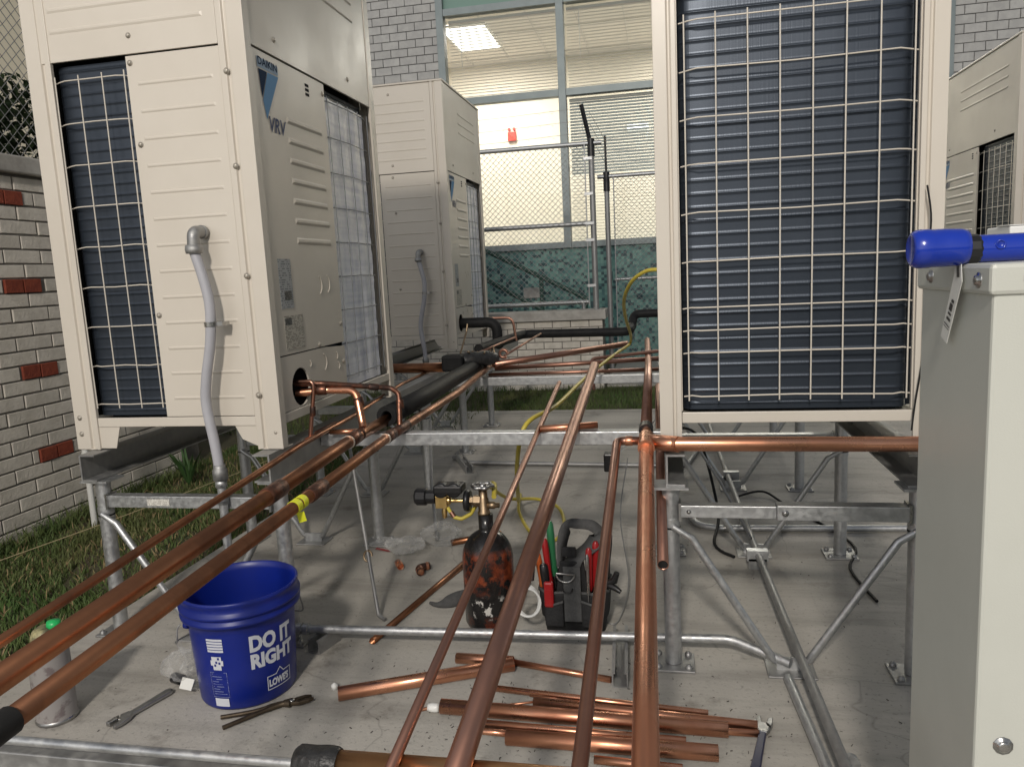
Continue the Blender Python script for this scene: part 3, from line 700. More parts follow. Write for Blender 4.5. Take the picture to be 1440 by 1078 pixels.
def make_unit(name, label, loc, L=.945, D=.685, rotz=0, ysplit=.495, sheet='coil_sheet', xc=-.368, near_coil=True, detail=True, texts=True):
    t = thing(name, label, 'air conditioner', loc, 'condensing units on raised frames', world=False, rotz=rotz)
    cp = 'cream_paint'
    # corner posts with a pressed groove; they run down into the feet
    def post(px, py, sx, sy, wx, wy):
        P = [(0, 0), (wx*.60, 0), (wx*.64, .007), (wx*.74, .007), (wx*.78, 0), (wx, 0), (wx, .012), (.012, .012), (.012, wy), (0, wy)]
        poly = [(px+sx*a, py+sy*b) for a, b in P]
        if sx*sy < 0: poly = poly[::-1]
        m = MB().prism(poly, 0, H_TOP-.012, lambda a, b, h: (a, b, h))
        m.box((px, py, 0), (px+sx*wx*.9, py+sy*.06, .004))
        return m.build('corner_post', cp, t, bevel=.0015)
    post(0, 0, -1, 1, .080, .032); post(-D, 0, 1, 1, .078, .06); post(0, L, -1, -1, .055, .045); post(-D, L, 1, -1, .055, .06)
    # feet gussets
    for px, py, sx in ((-D, 0, 1), (0, 0, -1)):
        MB().prism([(px+sx*.07, .004), (px+sx*.13, .004), (px+sx*.15, H_B), (px+sx*.07, H_B)] if sx > 0 else [(px+sx*.15, H_B), (px+sx*.13, .03), (px+sx*.07, .004), (px+sx*.07, H_B)], .006, .010, lambda a, b, h: (a, h, b)).build('foot_gusset', cp, t)
    # base pan and rails
    MB().box((-D+.012, .012, H_B), (-.012, L-.012, H_B+.02)).build('base_pan', 'cream_dark', t)
    br = MB().box((-D+.079, .003, H_B+.0), (-.081, .011, H_B+.028)).box((-D+.056, L-.011, H_B), (-.056, L-.003, H_B+.028)).box((-.011, .033, H_B), (-.003, L-.046, H_B+.028))
    br.build('base_rail', cp, t, bevel=.002)
    # inner dark core keeps light from passing through
    MB().box((-D+.075, .075, H_B+.02), (-.075, L-.075, H_TOP-.03)).build('inner_cabinet', 'dark_hole', t)
    # --- near end (y = 0)
    up = MB().box((-D+.042, .003, H_SEAM+.004), (-.082, .010, H_TOP-.014))
    for k, z in enumerate((1.205, 1.262, 1.318, 1.375, 1.432, 1.489, 1.546)):
        if k >= 0: rib(up, 'x', -D+.085, -.12, z, .003, -1, d=.002)
    up.build('upper_panel', cp, t, bevel=.001)
    sp = MB().box((xc, .004, H_B+.030), (-.082, .011, H_SEAM-.001))
    for k in range(13): rib(sp, 'x', xc+.03, -.105, .155+k*.074, .004, -1, h=.005, d=.002)
    sp.build('side_panel', cp, t, bevel=.001)
    ripple_coil('x', -D+.064, xc+.03, H_B+.032, H_SEAM-.003, .028, -1).build('coil', 'coil_blue', t)
    MB().box((-D+.046, .040, H_B+.030), (-D+.060, .110, H_SEAM)).build('coil_end_plate', 'dark_hole', t)
    MB().box((-D+.012, .062, H_B+.030), (-D+.060, .075, H_SEAM)).build('coil_end_plate', 'coil_blue', t)
    if near_coil:
        gz = [.140+.1165*k for k in range(9)]; gu = [-D+.086, -D+.086+.076, -D+.086+.152, xc-.008]
        for m in grille('x', gu, gz, .012, -1): m.build('grille_wire', cp, t)
    # --- front (x = 0)
    fu = MB().box((-.010, .034, H_SEAM+.004), (-.003, L-.047, H_TOP-.014))
    for z in (1.40, 1.46, 1.52): rib(fu, 'y', .35, L-.16, z, -.003, 1)
    fu.build('front_upper_panel', cp, t, bevel=.001)
    sv = MB().box((-.012, .034, H_LOW+.003), (-.005, ysplit, H_SEAM-.001))
    for k in range(7): rib(sv, 'y', .21 if ysplit < .55 else .15, ysplit-.045, .60+k*.0592, -.005, 1, h=.010, d=.0035)
    sv.build('service_panel', cp, t, bevel=.001)
    # lower panel with a round pipe opening (square ring of faces round a circle)
    y0, y1, z0, z1 = .034, ysplit, H_B+.030, H_LOW; hy, hz, hr = .155, .160, .058
    n = 24; vs = []
    for j in range(n):
        a = 2*math.pi*j/n; c, s_ = math.cos(a), math.sin(a)
        k = min([(y1-hy)/c if c > 1e-6 else 9, (y0-hy)/c if c < -1e-6 else 9, (z1-hz)/s_ if s_ > 1e-6 else 9, (z0-hz)/s_ if s_ < -1e-6 else 9])
        vs += [(-.006, hy+hr*c, hz+hr*s_), (-.006, hy+k*c, hz+k*s_), (-.012, hy+hr*c, hz+hr*s_)]
    fs = []
    for j in range(n):
        a, b = 3*j, 3*((j+1) % n); fs += [(a, a+1, b+1, b), (a, b, b+2, a+2)]
    lp = MB().add(vs, fs)
    cy = [(y0, z0), (y1, z0), (y1, z1), (y0, z1)]
    # corner fill triangles
    for (yy, zz) in cy:
        ca = sorted(range(n), key=lambda j: (vs[3*j+1][1]-yy)**2+(vs[3*j+1][2]-zz)**2)[:2]
        lp.add([(-.006, yy, zz), vs[3*ca[0]+1], vs[3*ca[1]+1]], [(0, 1, 2)])
    lp.build('lower_panel', cp, t)
    MB().lathe([(.0001, -.060), (.066, -.060), (.066, -.013), (.058, -.013)], 24, (0, hy, hz), 'X').build('pipe_opening', 'dark_hole', t)
    # coil half of the front
    cs = ripple_coil('y', ysplit+.004, L-.052, H_B+.032, H_SEAM-.003, -.034, 1)
    cs.build('coil', 'coil_blue', t)
    if sheet:
        q = MB(); nY, nZ = 10, 40; ys0, ys1, zs0, zs1 = ysplit+.010, L-.10, .10, 1.085; rnd = random.Random(8)
        vs = [(-.018+rnd.uniform(-.002, .002)+(.004*math.sin(i*1.9)), ys0+(ys1-ys0)*i/nY, zs0+(zs1-zs0)*j/nZ) for j in range(nZ+1) for i in range(nY+1)]
        fs = [(j*(nY+1)+i, j*(nY+1)+i+1, (j+1)*(nY+1)+i+1, (j+1)*(nY+1)+i) for j in range(nZ) for i in range(nY)]
        q.add(vs, fs, True).build('protective_sheet', sheet, t)
    ng = max(4, int((L-.06-ysplit)/.085)); gu = [ysplit+.02+(L-.08-ysplit-.02)*k/ng for k in range(ng+1)]
    for m in grille('y', gu, [.140+.1165*k for k in range(9)], -.014, 1, r=.0020, bow=.006): m.build('grille_wire', 'grey_plastic' if sheet else 'cream_dark', t)
    # --- far end (y = L)
    MB().box((-D+.057, L-.010, H_SEAM+.004), (-.057, L-.003, H_TOP-.014)).build('upper_panel', cp, t)
    ripple_coil('x', -D+.060, -.060, H_B+.030, H_SEAM-.003, L-.034, 1, pitch=.0325, amp=.0017, nseg=10).build('coil', 'coil_blue', t)
    MB().box((-D+.030, L-.022, H_B+.030), (-D+.058, L-.013, H_SEAM)).build('coil_trim', cp, t); MB().box((-.058, L-.022, H_B+.030), (-.040, L-.013, H_SEAM)).build('coil_trim', cp, t)
    a, b = -D+.072, -.074
    for m in grille('x', [a+(b-a)*k/7 for k in range(8)], [.140, .250, .3065, .363, .477, .594, .710, .818, .930, 1.042], L-.012, 1, r=.0020, bow=.010): m.build('grille_wire', cp, t)
    # --- back and top
    MB().box((-D+.004, .06, H_SEAM+.004), (-D+.012, L-.06, H_TOP-.014)).build('rear_upper_panel', cp, t)
    ripple_coil('y', .062, L-.062, H_B+.030, H_SEAM-.003, -D+.034, -1).build('coil', 'coil_blue', t)
    tp = MB().box((-D-.004, -.004, H_TOP-.012), (.004, L+.004, H_TOP))
    top = tp.build('top_panel', cp, t, bevel=.003)
    MB().lathe([(.26, H_TOP+.0005), (.27, H_TOP+.035), (.25, H_TOP+.035), (.24, H_TOP+.0005)], 32, (-D/2, L/2, 0)).build('fan_ring', cp, t)
    g = MB()
    for k in range(1, 7): g.tube([(-D/2+.04*k*math.cos(a), L/2+.04*k*math.sin(a), H_TOP+.030) for a in [i*2*math.pi/24 for i in range(25)]], .0025, 5)
    for k in range(6): g.bar((-D/2+.25*math.cos(k*math.pi/6), L/2+.25*math.sin(k*math.pi/6), H_TOP+.026), (-D/2-.25*math.cos(k*math.pi/6), L/2-.25*math.sin(k*math.pi/6), H_TOP+.026), .005, .004)
    g.build('fan_guard', 'cream_dark', t)
    # --- screws, louvre, knock-outs
    for z in (.16, .5, .80, 1.05): screw(t, (-.062, 0, z), 'Y-', m_='screw_cream')
    for x, z in ((-.35, 1.172), (-.35, 1.60), (-.60, 1.60), (-.35, .88), (-.355, .40), (-.355, 1.10), (-D+.02, .05), (-D+.02, .10), (-.02, .05)): screw(t, (x, .003 if x > -.6 else 0, z), 'Y-', .0055, 'screw_cream')
    for y, z in ((ysplit-.02, .33), (ysplit-.02, .20), (.30, H_LOW+.012), (.17, H_SEAM+.05), (.70*L/.945, H_SEAM+.06), (ysplit-.015, H_SEAM-.035)): screw(t, (-.003 if z > H_SEAM else -.005, y, z), 'X+', .006, 'screw_cream')
    for z in (.12, .25, .42, .63, .84, 1.06): screw(t, (-D+.045, L-.012, z), 'Y+', .004, 'screw_cream'); screw(t, (-.043, L-.012, z+.03), 'Y+', .004, 'screw_cream')
    for k in range(3): MB().box((-.006, .355 if ysplit < .55 else ysplit-.09, 1.055+k*.014), (-.0035, .378 if ysplit < .55 else ysplit-.07, 1.063+k*.014)).build('vent_slot', 'dark_hole', t)
    if detail:
        for y, z, r in ((.325, .463, .030), (.385, .466, .030), (.315, .215, .028), (.22, .222, .010), (.42, .225, .012), (.43, .190, .012)):
            arc = [(-.004, y+r*math.cos(a), z+r*math.sin(a)) for a in [-1.2+2.4*i/8 for i in range(9)]]
            MB().tube(arc, .0016, 5).build('knockout', 'cream_paint', t)
    # --- marks
    if texts:
        k = 1.0; lx = -.0036; y0 = .062
        f = lambda a, b: (lx+.0006, y0+.004+a, 1.080+b)
        MB().add([(lx, y0, 1.100), (lx, y0+.118, 1.098), (lx, y0+.118, 1.072), (lx, y0, 1.072)], [(3, 2, 1, 0)]).build('logo_bar', 'logo_pale', t)
        text_on(MB(), 'DAIKIN', .030, f, .0006, .108).build('logo_text', 'logo_navy', t)
        MB().add([(lx, y0+.004, 1.068), (lx, y0+.052, 1.068), (lx, y0+.014, .990)], [(2, 1, 0)]).build('logo_dark', 'logo_navy', t)
        MB().add([(lx, y0+.055, 1.068), (lx, y0+.118, 1.068), (lx, y0+.030, .935), (lx, y0+.016, .985)], [(3, 2, 1, 0)]).build('logo_blue', 'logo_blue', t)
        text_on(MB(), 'VRV', .060, lambda a, b: (lx+.0004, .095+a+b*.16, .905+b), .0010, .100).build('model_text', 'logo_slate', t)
    if detail:
        MB().box((-.0045, .075, .400), (-.0035, .150, .545)).build('rating_plate', 'print_grey', t)
        MB().box((-.0034, .098, .425), (-.0030, .142, .452)).build('rating_block', 'print_dark', t)
        MB().box((-.0045, .082, .278), (-.0035, .200, .378)).build('warning_label', 'print_pale', t)
        MB().box((-.0034, .086, .352), (-.0030, .128, .372)).build('label_heading', 'print_dark', t)
    return t
mat('logo_pale', (.42, .52, .62), rough=.8, spec=.08); mat('logo_navy', (.03, .05, .09), rough=.8, spec=.08); mat('logo_blue', (.19, .35, .55), rough=.8, spec=.08); mat('logo_slate', (.12, .14, .22), rough=.8, spec=.08)
ZU = .577
uA = make_unit('condensing_unit', 'cream condensing unit with pale sheet over its side coil, beside the boundary wall', (-1.085, 1.967, ZU))
uB = make_unit('condensing_unit', 'cream condensing unit standing behind, in front of the lit window', (-1.302, 4.68, ZU), xc=-.44)
uC = make_unit('condensing_unit', 'cream condensing unit showing a full dark blue coil behind a wire grid', (-.014, 1.945+.93, ZU), L=.93, D=.655, rotz=math.pi, sheet=None)
uD = make_unit('condensing_unit', 'wider cream condensing unit partly hidden behind the coil-faced unit', (1.994, 6.18, ZU), L=1.24, rotz=math.pi, ysplit=.665, sheet=None)

# flexible conduits down the ends of the units
def conduit(label, x, y, dx=0, zb=.0, s=1.0, floor=0.0):
    t = thing('electrical_conduit', label, 'conduit', (x, y, floor))
    MB().lathe([(.0001, 0), (.019, 0), (.019, -.012), (.0001, -.012)], 12, (x-.005, y+.047, 1.205), 'Y').build('lock_nut', 'galvanized_dull', t)
    MB().tube(fillet([(x-.005, y+.045, 1.205), (x-.005, y, 1.205), (x-.008, y, 1.165)], .03), .017, 12).build('elbow', 'galvanized_dull', t)
    MB().lathe([(.0001, 1.145), (.022, 1.145), (.024, 1.155), (.022, 1.168), (.0001, 1.168)], 12, (x-.008, y, 0)).build('gland', 'galvanized_dull', t)
    pts = spline([(x-.008, y, 1.15), (x+.010, y, 1.08), (x+.022, y, 1.00), (x+.012, y, .90), (x-.012, y, .80), (x-.022, y, .72), (x-.008, y, .60), (x-.002, y, .525)], 6)
    MB().tube(pts, .0145, 12).build('flexible_tube', 'pvc_grey', t)
    MB().lathe([(.0001, .50), (.021, .50), (.021, .528), (.017, .535), (.017, .545), (.0001, .545)], 12, (x-.002, y, 0)).build('gland', 'galvanized_dull', t)
    MB().tube([(x-.002, y, .51), (x-.004, y, floor)], .0125, 12).build('rigid_tube', 'galvanized', t)
    for z in (.49, .445, .44): MB().lathe([(.0001, z-.012), (.0165, z-.012), (.0165, z+.010), (.0001, z+.010)], 12, (x-.002, y, 0)).build('coupling', 'galvanized', t)
    MB().tube([(x+.018, y, .942), (x+.018, y, .955)], .017, 12).build('clip', 'steel', t)
    MB().box((x+.03, y+.0, .943), (x+.055, y+.035, .954)).build('clip_tab', 'steel', t)
conduit('grey flexible conduit curving down the bright end panel by the wall', -1.262, 1.918)
conduit('grey flexible conduit curving down the shaded end panel behind', -1.50, 4.632)

# ================================================================= STANDS
def frame(label, xa, xb, y, beam_z=.425, sticker=False, slip=False, floor=0.0):
    t = thing('support_frame', label, 'frame', ((xa+xb)/2, y, 0), 'braced pipe frames under the units')
    xm = (xa+xb)/2; TOP = .494
    for x in (xa, xb):
        MB().tube([(x, y, .008), (x, y, TOP-.006)], .0215, 16).build('post', 'galvanized', t)
        b = MB().box((x-.055, y-.05, floor), (x+.055, y+.05, floor+.007)); bp = b.build('base_plate', 'galvanized_dull', t, bevel=.002)
        for sx in (-1, 1):
            for sy in (-1, 1):
                MB().lathe([(.009, 0), (.009, .007), (.0045, .008), (.0045, .011), (.0001, .011)], 6, (x+sx*.039, y+sy*.035, floor+.007)).build('bolt', 'galvanized_dull', bp)
        MB().box((x-.045, y-.04, TOP-.006), (x+.045, y+.04, TOP)).build('head_plate', 'galvanized', t)
        MB().tube([(x, y, .365), (x, y, .405)], .0235, 16).build('collar', 'galvanized', t)
        MB().tube([(x, y, .378), (x, y, .383)], .0242, 16).build('band', 'black_rubber', t)
    if slip:
        xs = xa+(xb-xa)*.44
        MB().box((xa+.022, y-.017, beam_z-.016), (xs, y+.017, beam_z+.016)).build('beam', 'galvanized', t, bevel=.002)
        bm = MB().box((xs+.0005, y-.020, beam_z-.019), (xb-.022, y+.020, beam_z+.019)).build('beam_sleeve', 'galvanized', t, bevel=.002)
        for dx in (.02,): screw(t, (xs+dx, y-.020, beam_z), 'Y-', .006)
        screw(t, (xa+.045, y-.017, beam_z), 'Y-', .004)
    else:
        MB().box((xa+.022, y-.018, beam_z-.018), (xb-.022, y+.018, beam_z+.018)).build('beam', 'galvanized', t, bevel=.002)
    for x, s in ((xa, 1), (xb, -1)):
        MB().box((x+s*.020, y-.024, beam_z-.024), (x+s*.026, y+.024, beam_z+.024)).build('beam_end_plate', 'steel', t)
        br = MB().tube([(x+s*.004, y-.024, .388), (x+s*.05, y-.026, .36), (xm-s*.045, y-.01, .035), (xm-s*.03, y-.005, .022)], [.008, .0105, .0105, .008], 8).build('brace', 'galvanized', t)
    if sticker: MB().box((xa+.16, y-.0195, beam_z-.010), (xa+.235, y-.0185, beam_z+.010)).build('sticker', 'print_beam', t)
    fp = MB().box((xm-.06, y-.05, 0), (xm+.06, y+.045, .006)).build('floor_plate', 'galvanized_dull', t, bevel=.002)
    MB().box((xm-.035, y-.014, .006), (xm+.035, y-.008, .040)).build('brace_tab', 'galvanized', fp)
    return t
frame('galvanized pipe frame with a white sticker on its beam, beside the grass', -1.685, -1.100, 1.95, sticker=True)
frame('braced pipe frame under the rear of the sheet-covered unit', -1.70, -1.140, 2.76)
frame('braced pipe frame standing in the gap behind the sheet-covered unit', -1.70, -1.135, 3.42)
frame('braced pipe frame just ahead of the unit before the lit window', -1.80, -1.175, 4.27)
frame('braced pipe frame below the unit before the lit window', -1.85, -1.19, 5.06)
frame('braced pipe frame with two-piece slip beam below the coil-faced unit', .008, .597, 1.925, slip=True)
frame('braced pipe frame second row back below the coil-faced unit', .008, .597, 2.74)
frame('braced pipe frame in the gap behind the coil-faced unit', .008, .597, 3.56)
frame('braced pipe frame beyond the coil-faced unit, near the grass', .008, .597, 4.40)
frame('braced pipe frame under the near end of the wider unit', 2.05, 2.62, 5.02)
frame('braced pipe frame under the far end of the wider unit', 2.05, 2.62, 5.55)

def channel_y(label, x, y0, y1, z0, z1, side, w=.036):
    t = tag(MB().prism([(x-side*.002, z0), (x+side*w, z0), (x+side*w, z0+.005), (x+side*.003, z0+.005), (x+side*.003, z1-.005), (x+side*w, z1-.005), (x+side*w, z1), (x-side*.002, z1)][::side], y0, y1, lambda a, b, h: (a, h, b)).build('rail_channel', 'galvanized_dull', loc=(x, (y0+y1)/2, z0)), label, 'rail', 'steel channels on the frames')
    return t
channel_y('steel channel rail under the wall-side feet of the left units', -1.715, 1.905, 5.7, .4945, .576, 1, .05)
channel_y('steel channel rail under the pipe-side feet of the left units', -1.10, 1.905, 5.7, .4945, .576, -1, .05)
channel_y('steel channel rail under the pipe-side feet of the coil-faced unit', .000, 1.90, 5.4, .4945, .576, 1, .045)
channel_y('steel channel rail under the far-side feet of the coil-faced unit', .610, 1.90, 5.4, .4945, .576, -1, .045)
channel_y('steel channel rail under the front feet of the wider unit', 2.03, 4.9, 6.3, .4945, .576, 1, .045)
channel_y('steel channel rail under the back feet of the wider unit', 2.65, 4.9, 6.3, .4945, .576, -1, .045)
def strut_x(label, x0, x1, y, z0, m='galvanized', h=.041, w=.041):
    P = [(-w/2, 0), (w/2, 0), (w/2, h), (w/2-.009, h), (w/2-.009, h-.003), (w/2-.003, h-.003), (w/2-.003, .003), (-w/2+.003, .003), (-w/2+.003, h-.003), (-w/2+.009, h-.003), (-w/2+.009, h), (-w/2, h)]
    P = [(-w/2, 0), (w/2, 0), (w/2, h), (-w/2, h)]
    return tag(MB().prism(P, x0, x1, lambda a, b, h_: (h_, y+a, z0+b)).build('strut_channel', m, loc=(x0, y, z0), bevel=.0025), label, 'strut', 'struts carrying the pipes')
strut_x('galvanized strut spanning between the units under the tees', -1.096, -.004, 2.25, .524)
strut_x('galvanized strut spanning between the rows in front of the grass', -1.096, -.004, 3.62, .502)
strut_x('grey strut lying across under the taped copper pipe', -1.9, -.30, .930, .306, 'galvanized_dull')
tag(MB().tube([(-1.9, .925, .3545), (-.50, .905, .374)], .0070, 14).build('steel_conduit', 'galvanized', loc=(-1.2, .91, .36)), 'steel conduit running into the black taped joint', 'conduit')
sb = thing('trapeze_stand', 'low grey stand holding the strut below the bucket', 'stand', (-1.85, .905, 0))
MB().tube([(-1.85, .930, 0), (-1.85, .930, .305)], .02, 12).build('post', 'galvanized_dull', sb); MB().box((-1.91, .85, 0), (-1.79, .96, .006)).build('base_plate', 'galvanized_dull', sb)
sb = thing('trapeze_stand', 'low grey stand holding the copper cross pipe end', 'stand', (.20, .905, 0))
MB().tube([(.20, .905, .006), (.20, .905, .375)], .02, 12).build('post', 'galvanized_dull', sb); MB().box((.14, .85, 0), (.26, .96, .006)).build('base_plate', 'galvanized_dull', sb)

# ================================================================= PIPES
def pipe_thing(name, label, m, pts, r, fil=0, group=None, n=16):
    p = fillet(pts, fil) if fil else pts
    t = thing(name, label, 'pipe', pts[0], group)
    MB().pipe(p, r, r*.88, n).build('tube', m, t)
    return t
def couple(t, p, d, r, l, m='copper_burnt', lip=True):
    p = Vector(p); d = Vector(d).normalized()
    c = MB().tube([p-d*l/2, p-d*(l/2-.002), p+d*(l/2-.002), p+d*l/2], [r*1.02, r*1.13, r*1.13, r*1.02], 16).build('coupling', m, t)
    if lip: MB().tube([p-d*(l/2+.004), p-d*(l/2-.001)], r*1.10, 16).build('solder_ring', 'solder', c)
G_L = 'aged copper lines crossing to the left'
lerp = lambda a, b, u: tuple(a[i]+(b[i]-a[i])*u for i in range(3))
ZP = .566
# P1 thin liquid line
p1a, p1b = (-.86, .34, ZP+.009), (-1.070, 2.10, ZP+.009)
t = pipe_thing('copper_pipe', 'thinnest aged copper line running beside the grass', 'copper_aged', [p1a, (-1.064, 2.04, ZP+.009), (-1.088, 2.5, ZP+.009), (-1.16, 3.2, ZP+.012), (-1.16, 3.75, ZP+.012)], .0085)
couple(t, (-1.071, 2.10, ZP+.009), (-.05, 1, 0), .0088, .07, 'copper_new'); couple(t, (-1.086, 2.26, ZP+.009), (-.05, 1, 0), .010, .16, 'copper_burnt', False)
# P2 thick gas line into the insulation
t = pipe_thing('copper_pipe', 'thick aged copper line with a dark burnt coupling', 'copper_aged', [(-.785, .34, ZP+.0185), (-.912, 2.06, ZP+.0185), (-.90, 2.42, ZP+.026)], .0178)
d2 = Vector((-.127, 1.72, 0))
couple(t, (-.873, 1.52, ZP+.0185), d2, .0185, .085, 'copper_burnt', False); couple(t, (-.912, 2.07, ZP+.0185), d2, .0185, .09)
couple(t, (-.914, 2.16, ZP+.020), d2, .0165, .11, 'copper_burnt', False)
# P3
t = pipe_thing('copper_pipe', 'aged copper line wrapped with yellow tape', 'copper_aged', [(-.71, .34, ZP+.0145), (-.819, 2.12, ZP+.0145), (-.822, 2.9, ZP+.0145), (-.885, 3.85, ZP+.0145)], .0142)
d3 = Vector((-.109, 1.78, 0))
couple(t, (-.784, 1.55, ZP+.0145), d3, .0155, .085, 'copper_burnt', False); couple(t, (-.8185, 2.12, ZP+.0145), d3, .0155, .075); couple(t, (-.819, 2.22, ZP+.0145), (0, 1, 0), .0145, .13, 'copper_burnt', False)
for k, y in enumerate((1.432, 1.462)):
    x = -.71-.109*(y-.34)/1.78
    MB().tube([Vector((x, y, ZP+.0145))-d3.normalized()*.011, Vector((x, y, ZP+.0145))+d3.normalized()*.011], .0152, 16).build('tape_band', 'yellow_tape', t)
MB().bar((-.767, 1.435, ZP+.002), (-.760, 1.431, ZP-.018), .018, .001).build('tape_tail', 'yellow_tape', t)
x0 = -.71-.109*(.95-.34)/1.78
# black sleeves near the lower left
for nm, xx, y0, y1, r in (('pipe_sleeve', -.735, .42, .66, .0165),):
    sl = tag(MB().tube([(-.71-.109*(y0-.34)/1.78, y0, ZP+.0145), (-.71-.109*(y1-.34)/1.78, y1, ZP+.0145)], .0172, 16).build('pipe_sleeve', 'black_rubber', loc=(-.73, .6, ZP)), 'black sleeve on the taped copper line near its lower end', 'sleeve')
# right hand loose pipes, near ends resting on the cross pipe
ZH0 = .376; yH = .905
def lean(label, xn, xf, yf, zf, r, m='copper_dull', extra=()):
    # passes over the cross pipe at yH and over the far support at yf
    zn = ZH0+.0185+r; s = (zf+r-zn)/(yf-yH); sx = (xf-xn)/(yf-yH)
    y0 = .45; p0 = (xn+sx*(y0-yH), y0, zn+s*(y0-yH)); pe = (xn+sx*(extra[0]-yH), extra[0], zn+s*(extra[0]-yH)) if extra else (xf, yf, zf+r)
    return pipe_thing('copper_pipe', label, m, [p0, pe], r)
lean('thin loose copper line beside the thick diagonal one', -.372, -.380, 2.25, .566, .0084, extra=(2.75,))
t = lean('thick loose copper line running diagonally over the strut', -.278, -.272, 2.25, .566, .0176, extra=(2.95,))
# P6 and P7 with the tee and the long horizontal pipe
ZT = .600
t = thing('copper_pipe', 'medium copper line ending in an elbow at the tee', 'pipe', (-.118, .45, .42))
e6 = (-.126, 1.955, ZT)
MB().pipe(fillet([(-.116, .45, .386+.0185+.011-.045), (-.118, .905, .416), e6, (-.058, 1.955, ZT)], .022), .0112, .0098).build('tube', 'copper_dull', t)
couple(t, (-.095, 1.955, ZT), (1, 0, 0), .0115, .02, 'copper_new', False)
t = thing('copper_pipe', 'thickest copper riser line meeting the bright tee', 'pipe', (-.035, .45, .38))
MB().pipe([(-.028, .45, .345), (-.034, .905, .423), (-.050, 1.93, ZT)], .0182, .0165).build('tube', 'copper_new', t)
MB().tube([(-.0495, 1.885, ZT-.003), (-.0503, 1.99, ZT+.001)], .0215, 18).build('tee', 'copper_new', t)
MB().tube([(-.05, 1.945, ZT), (.03, 1.9, ZT+.003)], .0208, 16).build('tee_branch', 'copper_new', t)
MB().pipe(fillet([(-.05, 1.945, ZT), (-.0, 1.905, ZT+.003), (.9, 1.875, ZT+.006)], .03), .0185, .0168).build('branch_pipe', 'copper_new', t)
MB().pipe([(-.051, 1.99, ZT+.002), (-.054, 2.13, ZT+.004)], .0125, .011).build('stub', 'copper_new', t)
MB().tube([(-.0535, 2.06, ZT+.003), (-.054, 2.11, ZT+.004)], .0195, 16).build('cap_ring', 'black_plastic', t)
pipe_thing('copper_pipe', 'copper line continuing back from the black ring', 'copper_dull', [(-.054, 2.131, ZT+.004), (-.075, 3.62, ZT-.02), (-.10, 4.7, ZT-.0)], .0165)
tp_ = pipe_thing('copper_pipe', 'open copper tail hanging below the thick riser', 'copper_dull', [(-.012, 1.60, .405), (-.022, 2.6, .560), (-.024, 2.9, .595)], .0125)
MB().tube([(-.01205, 1.603, .4055), (-.0121, 1.61, .4065)], .0112, 16).build('plug', 'dark_hole', tp_)  # near-black disc in the open end; its colour stands in for the bore's shade
# cross pipe with taped joint
t = thing('copper_pipe', 'copper cross pipe with black taped joint under the loose lines', 'pipe', (-.55, yH, ZH0))
MB().pipe([(-.475, yH, ZH0+.004), (.22, yH, ZH0+.008)], .0178, .016).build('tube', 'copper_brass', t)
MB().tube([(-.525, yH, ZH0+.002), (-.518, yH, ZH0+.002), (-.495, yH, ZH0+.003), (-.480, yH, ZH0+.003), (-.465, yH, ZH0+.003), (-.459, yH, ZH0+.003)], [.019, .0235, .0225, .024, .023, .020], 16).build('tape_wrap', 'black_tape', t)
# outlets of the sheet-covered unit
t = thing('copper_manifold', 'burnt copper outlet pipes bending from the unit down to the lines', 'pipe', (-1.10, 2.13, .733))
MB().tube(fillet([(-1.115, 2.13, .715), (-1.02, 2.15, .720), (-.945, 2.19, .712), (-.918, 2.16, .612), (-.914, 2.15, .60)], .035), .0120, 14).build('gas_pipe', 'copper_new', t)
MB().tube(fillet([(-1.115, 2.125, .745), (-1.03, 2.14, .742), (-.855, 2.26, .706), (-.826, 2.25, .69), (-.8195, 2.22, .592)], .03), .0085, 12).build('gas_pipe', 'copper_burnt', t)
MB().tube(fillet([(-1.115, 2.12, .752), (-1.05, 2.12, .752), (-1.052, 2.12, .72), (-1.075, 2.12, .584)], .02), .0065, 12).build('liquid_pipe', 'copper_dull', t)
for p, d, r in (((-1.035, 2.142, .722), (1, .2, 0), .0145), ((-.90, 2.228, .715), (1, .6, -.2), .0095), ((-.935, 2.184, .675), (.2, 0, -1), .0135), ((-.823, 2.245, .655), (.1, -.1, -1), .0105), ((-1.06, 2.12, .66), (-.1, 0, -1), .0078)):
    couple(t, p, d, r, .03, 'copper_burnt', False)
tag(MB().pipe([(-1.05, 2.205, ZP+.010), (-.955, 2.215, ZP+.010)], .008, .0068).build('copper_offcut', 'copper_new', loc=(-1.0, 2.2, ZP)), 'short thin copper offcut lying across the strut by the tees', 'pipe')
# insulated line and the dark wrapped valve cluster
t = thing('insulated_pipe', 'fat black insulated line running back to the wrapped valve', 'pipe', (-.89, 2.3, .6))
MB().pipe([(-.893, 2.30, .606), (-.900, 2.7, .600), (-.925, 3.75, .600)], .034, .018, 20).build('insulation', 'black_rubber', t)
t = thing('wrapped_valve', 'black wrapped branch valve with tangled copper ends', 'valve', (-.95, 3.6, .58))
MB().box((-1.06, 3.50, .588), (-.955, 3.60, .668)).build('foam_block', 'black_rubber', t, bevel=.012)
MB().tube(spline([(-.97, 3.56, .63), (-.90, 3.62, .635), (-.83, 3.70, .63)], 4), [.035, .04, .045, .042, .036, .04, .038, .03, .025], 14).build('wrap', 'black_tape', t)
for k in range(6):
    a = Vector((-.93+.02*k, 3.57+.02*k, .66)); b = a+Vector((random.uniform(-.03, .05), random.uniform(-.04, .04), random.uniform(.0, .03)))
    MB().tube([a, (a+b)/2+Vector((0, 0, .012)), b], .004, 6).build('wire_end', 'brass_dull', t)
MB().tube([(-.80+.02*math.cos(a), 3.74, .645+.02*math.sin(a)) for a in [i*math.pi/8 for i in range(15)]], .008, 8).build('pipe_loop', 'copper_dull', t)
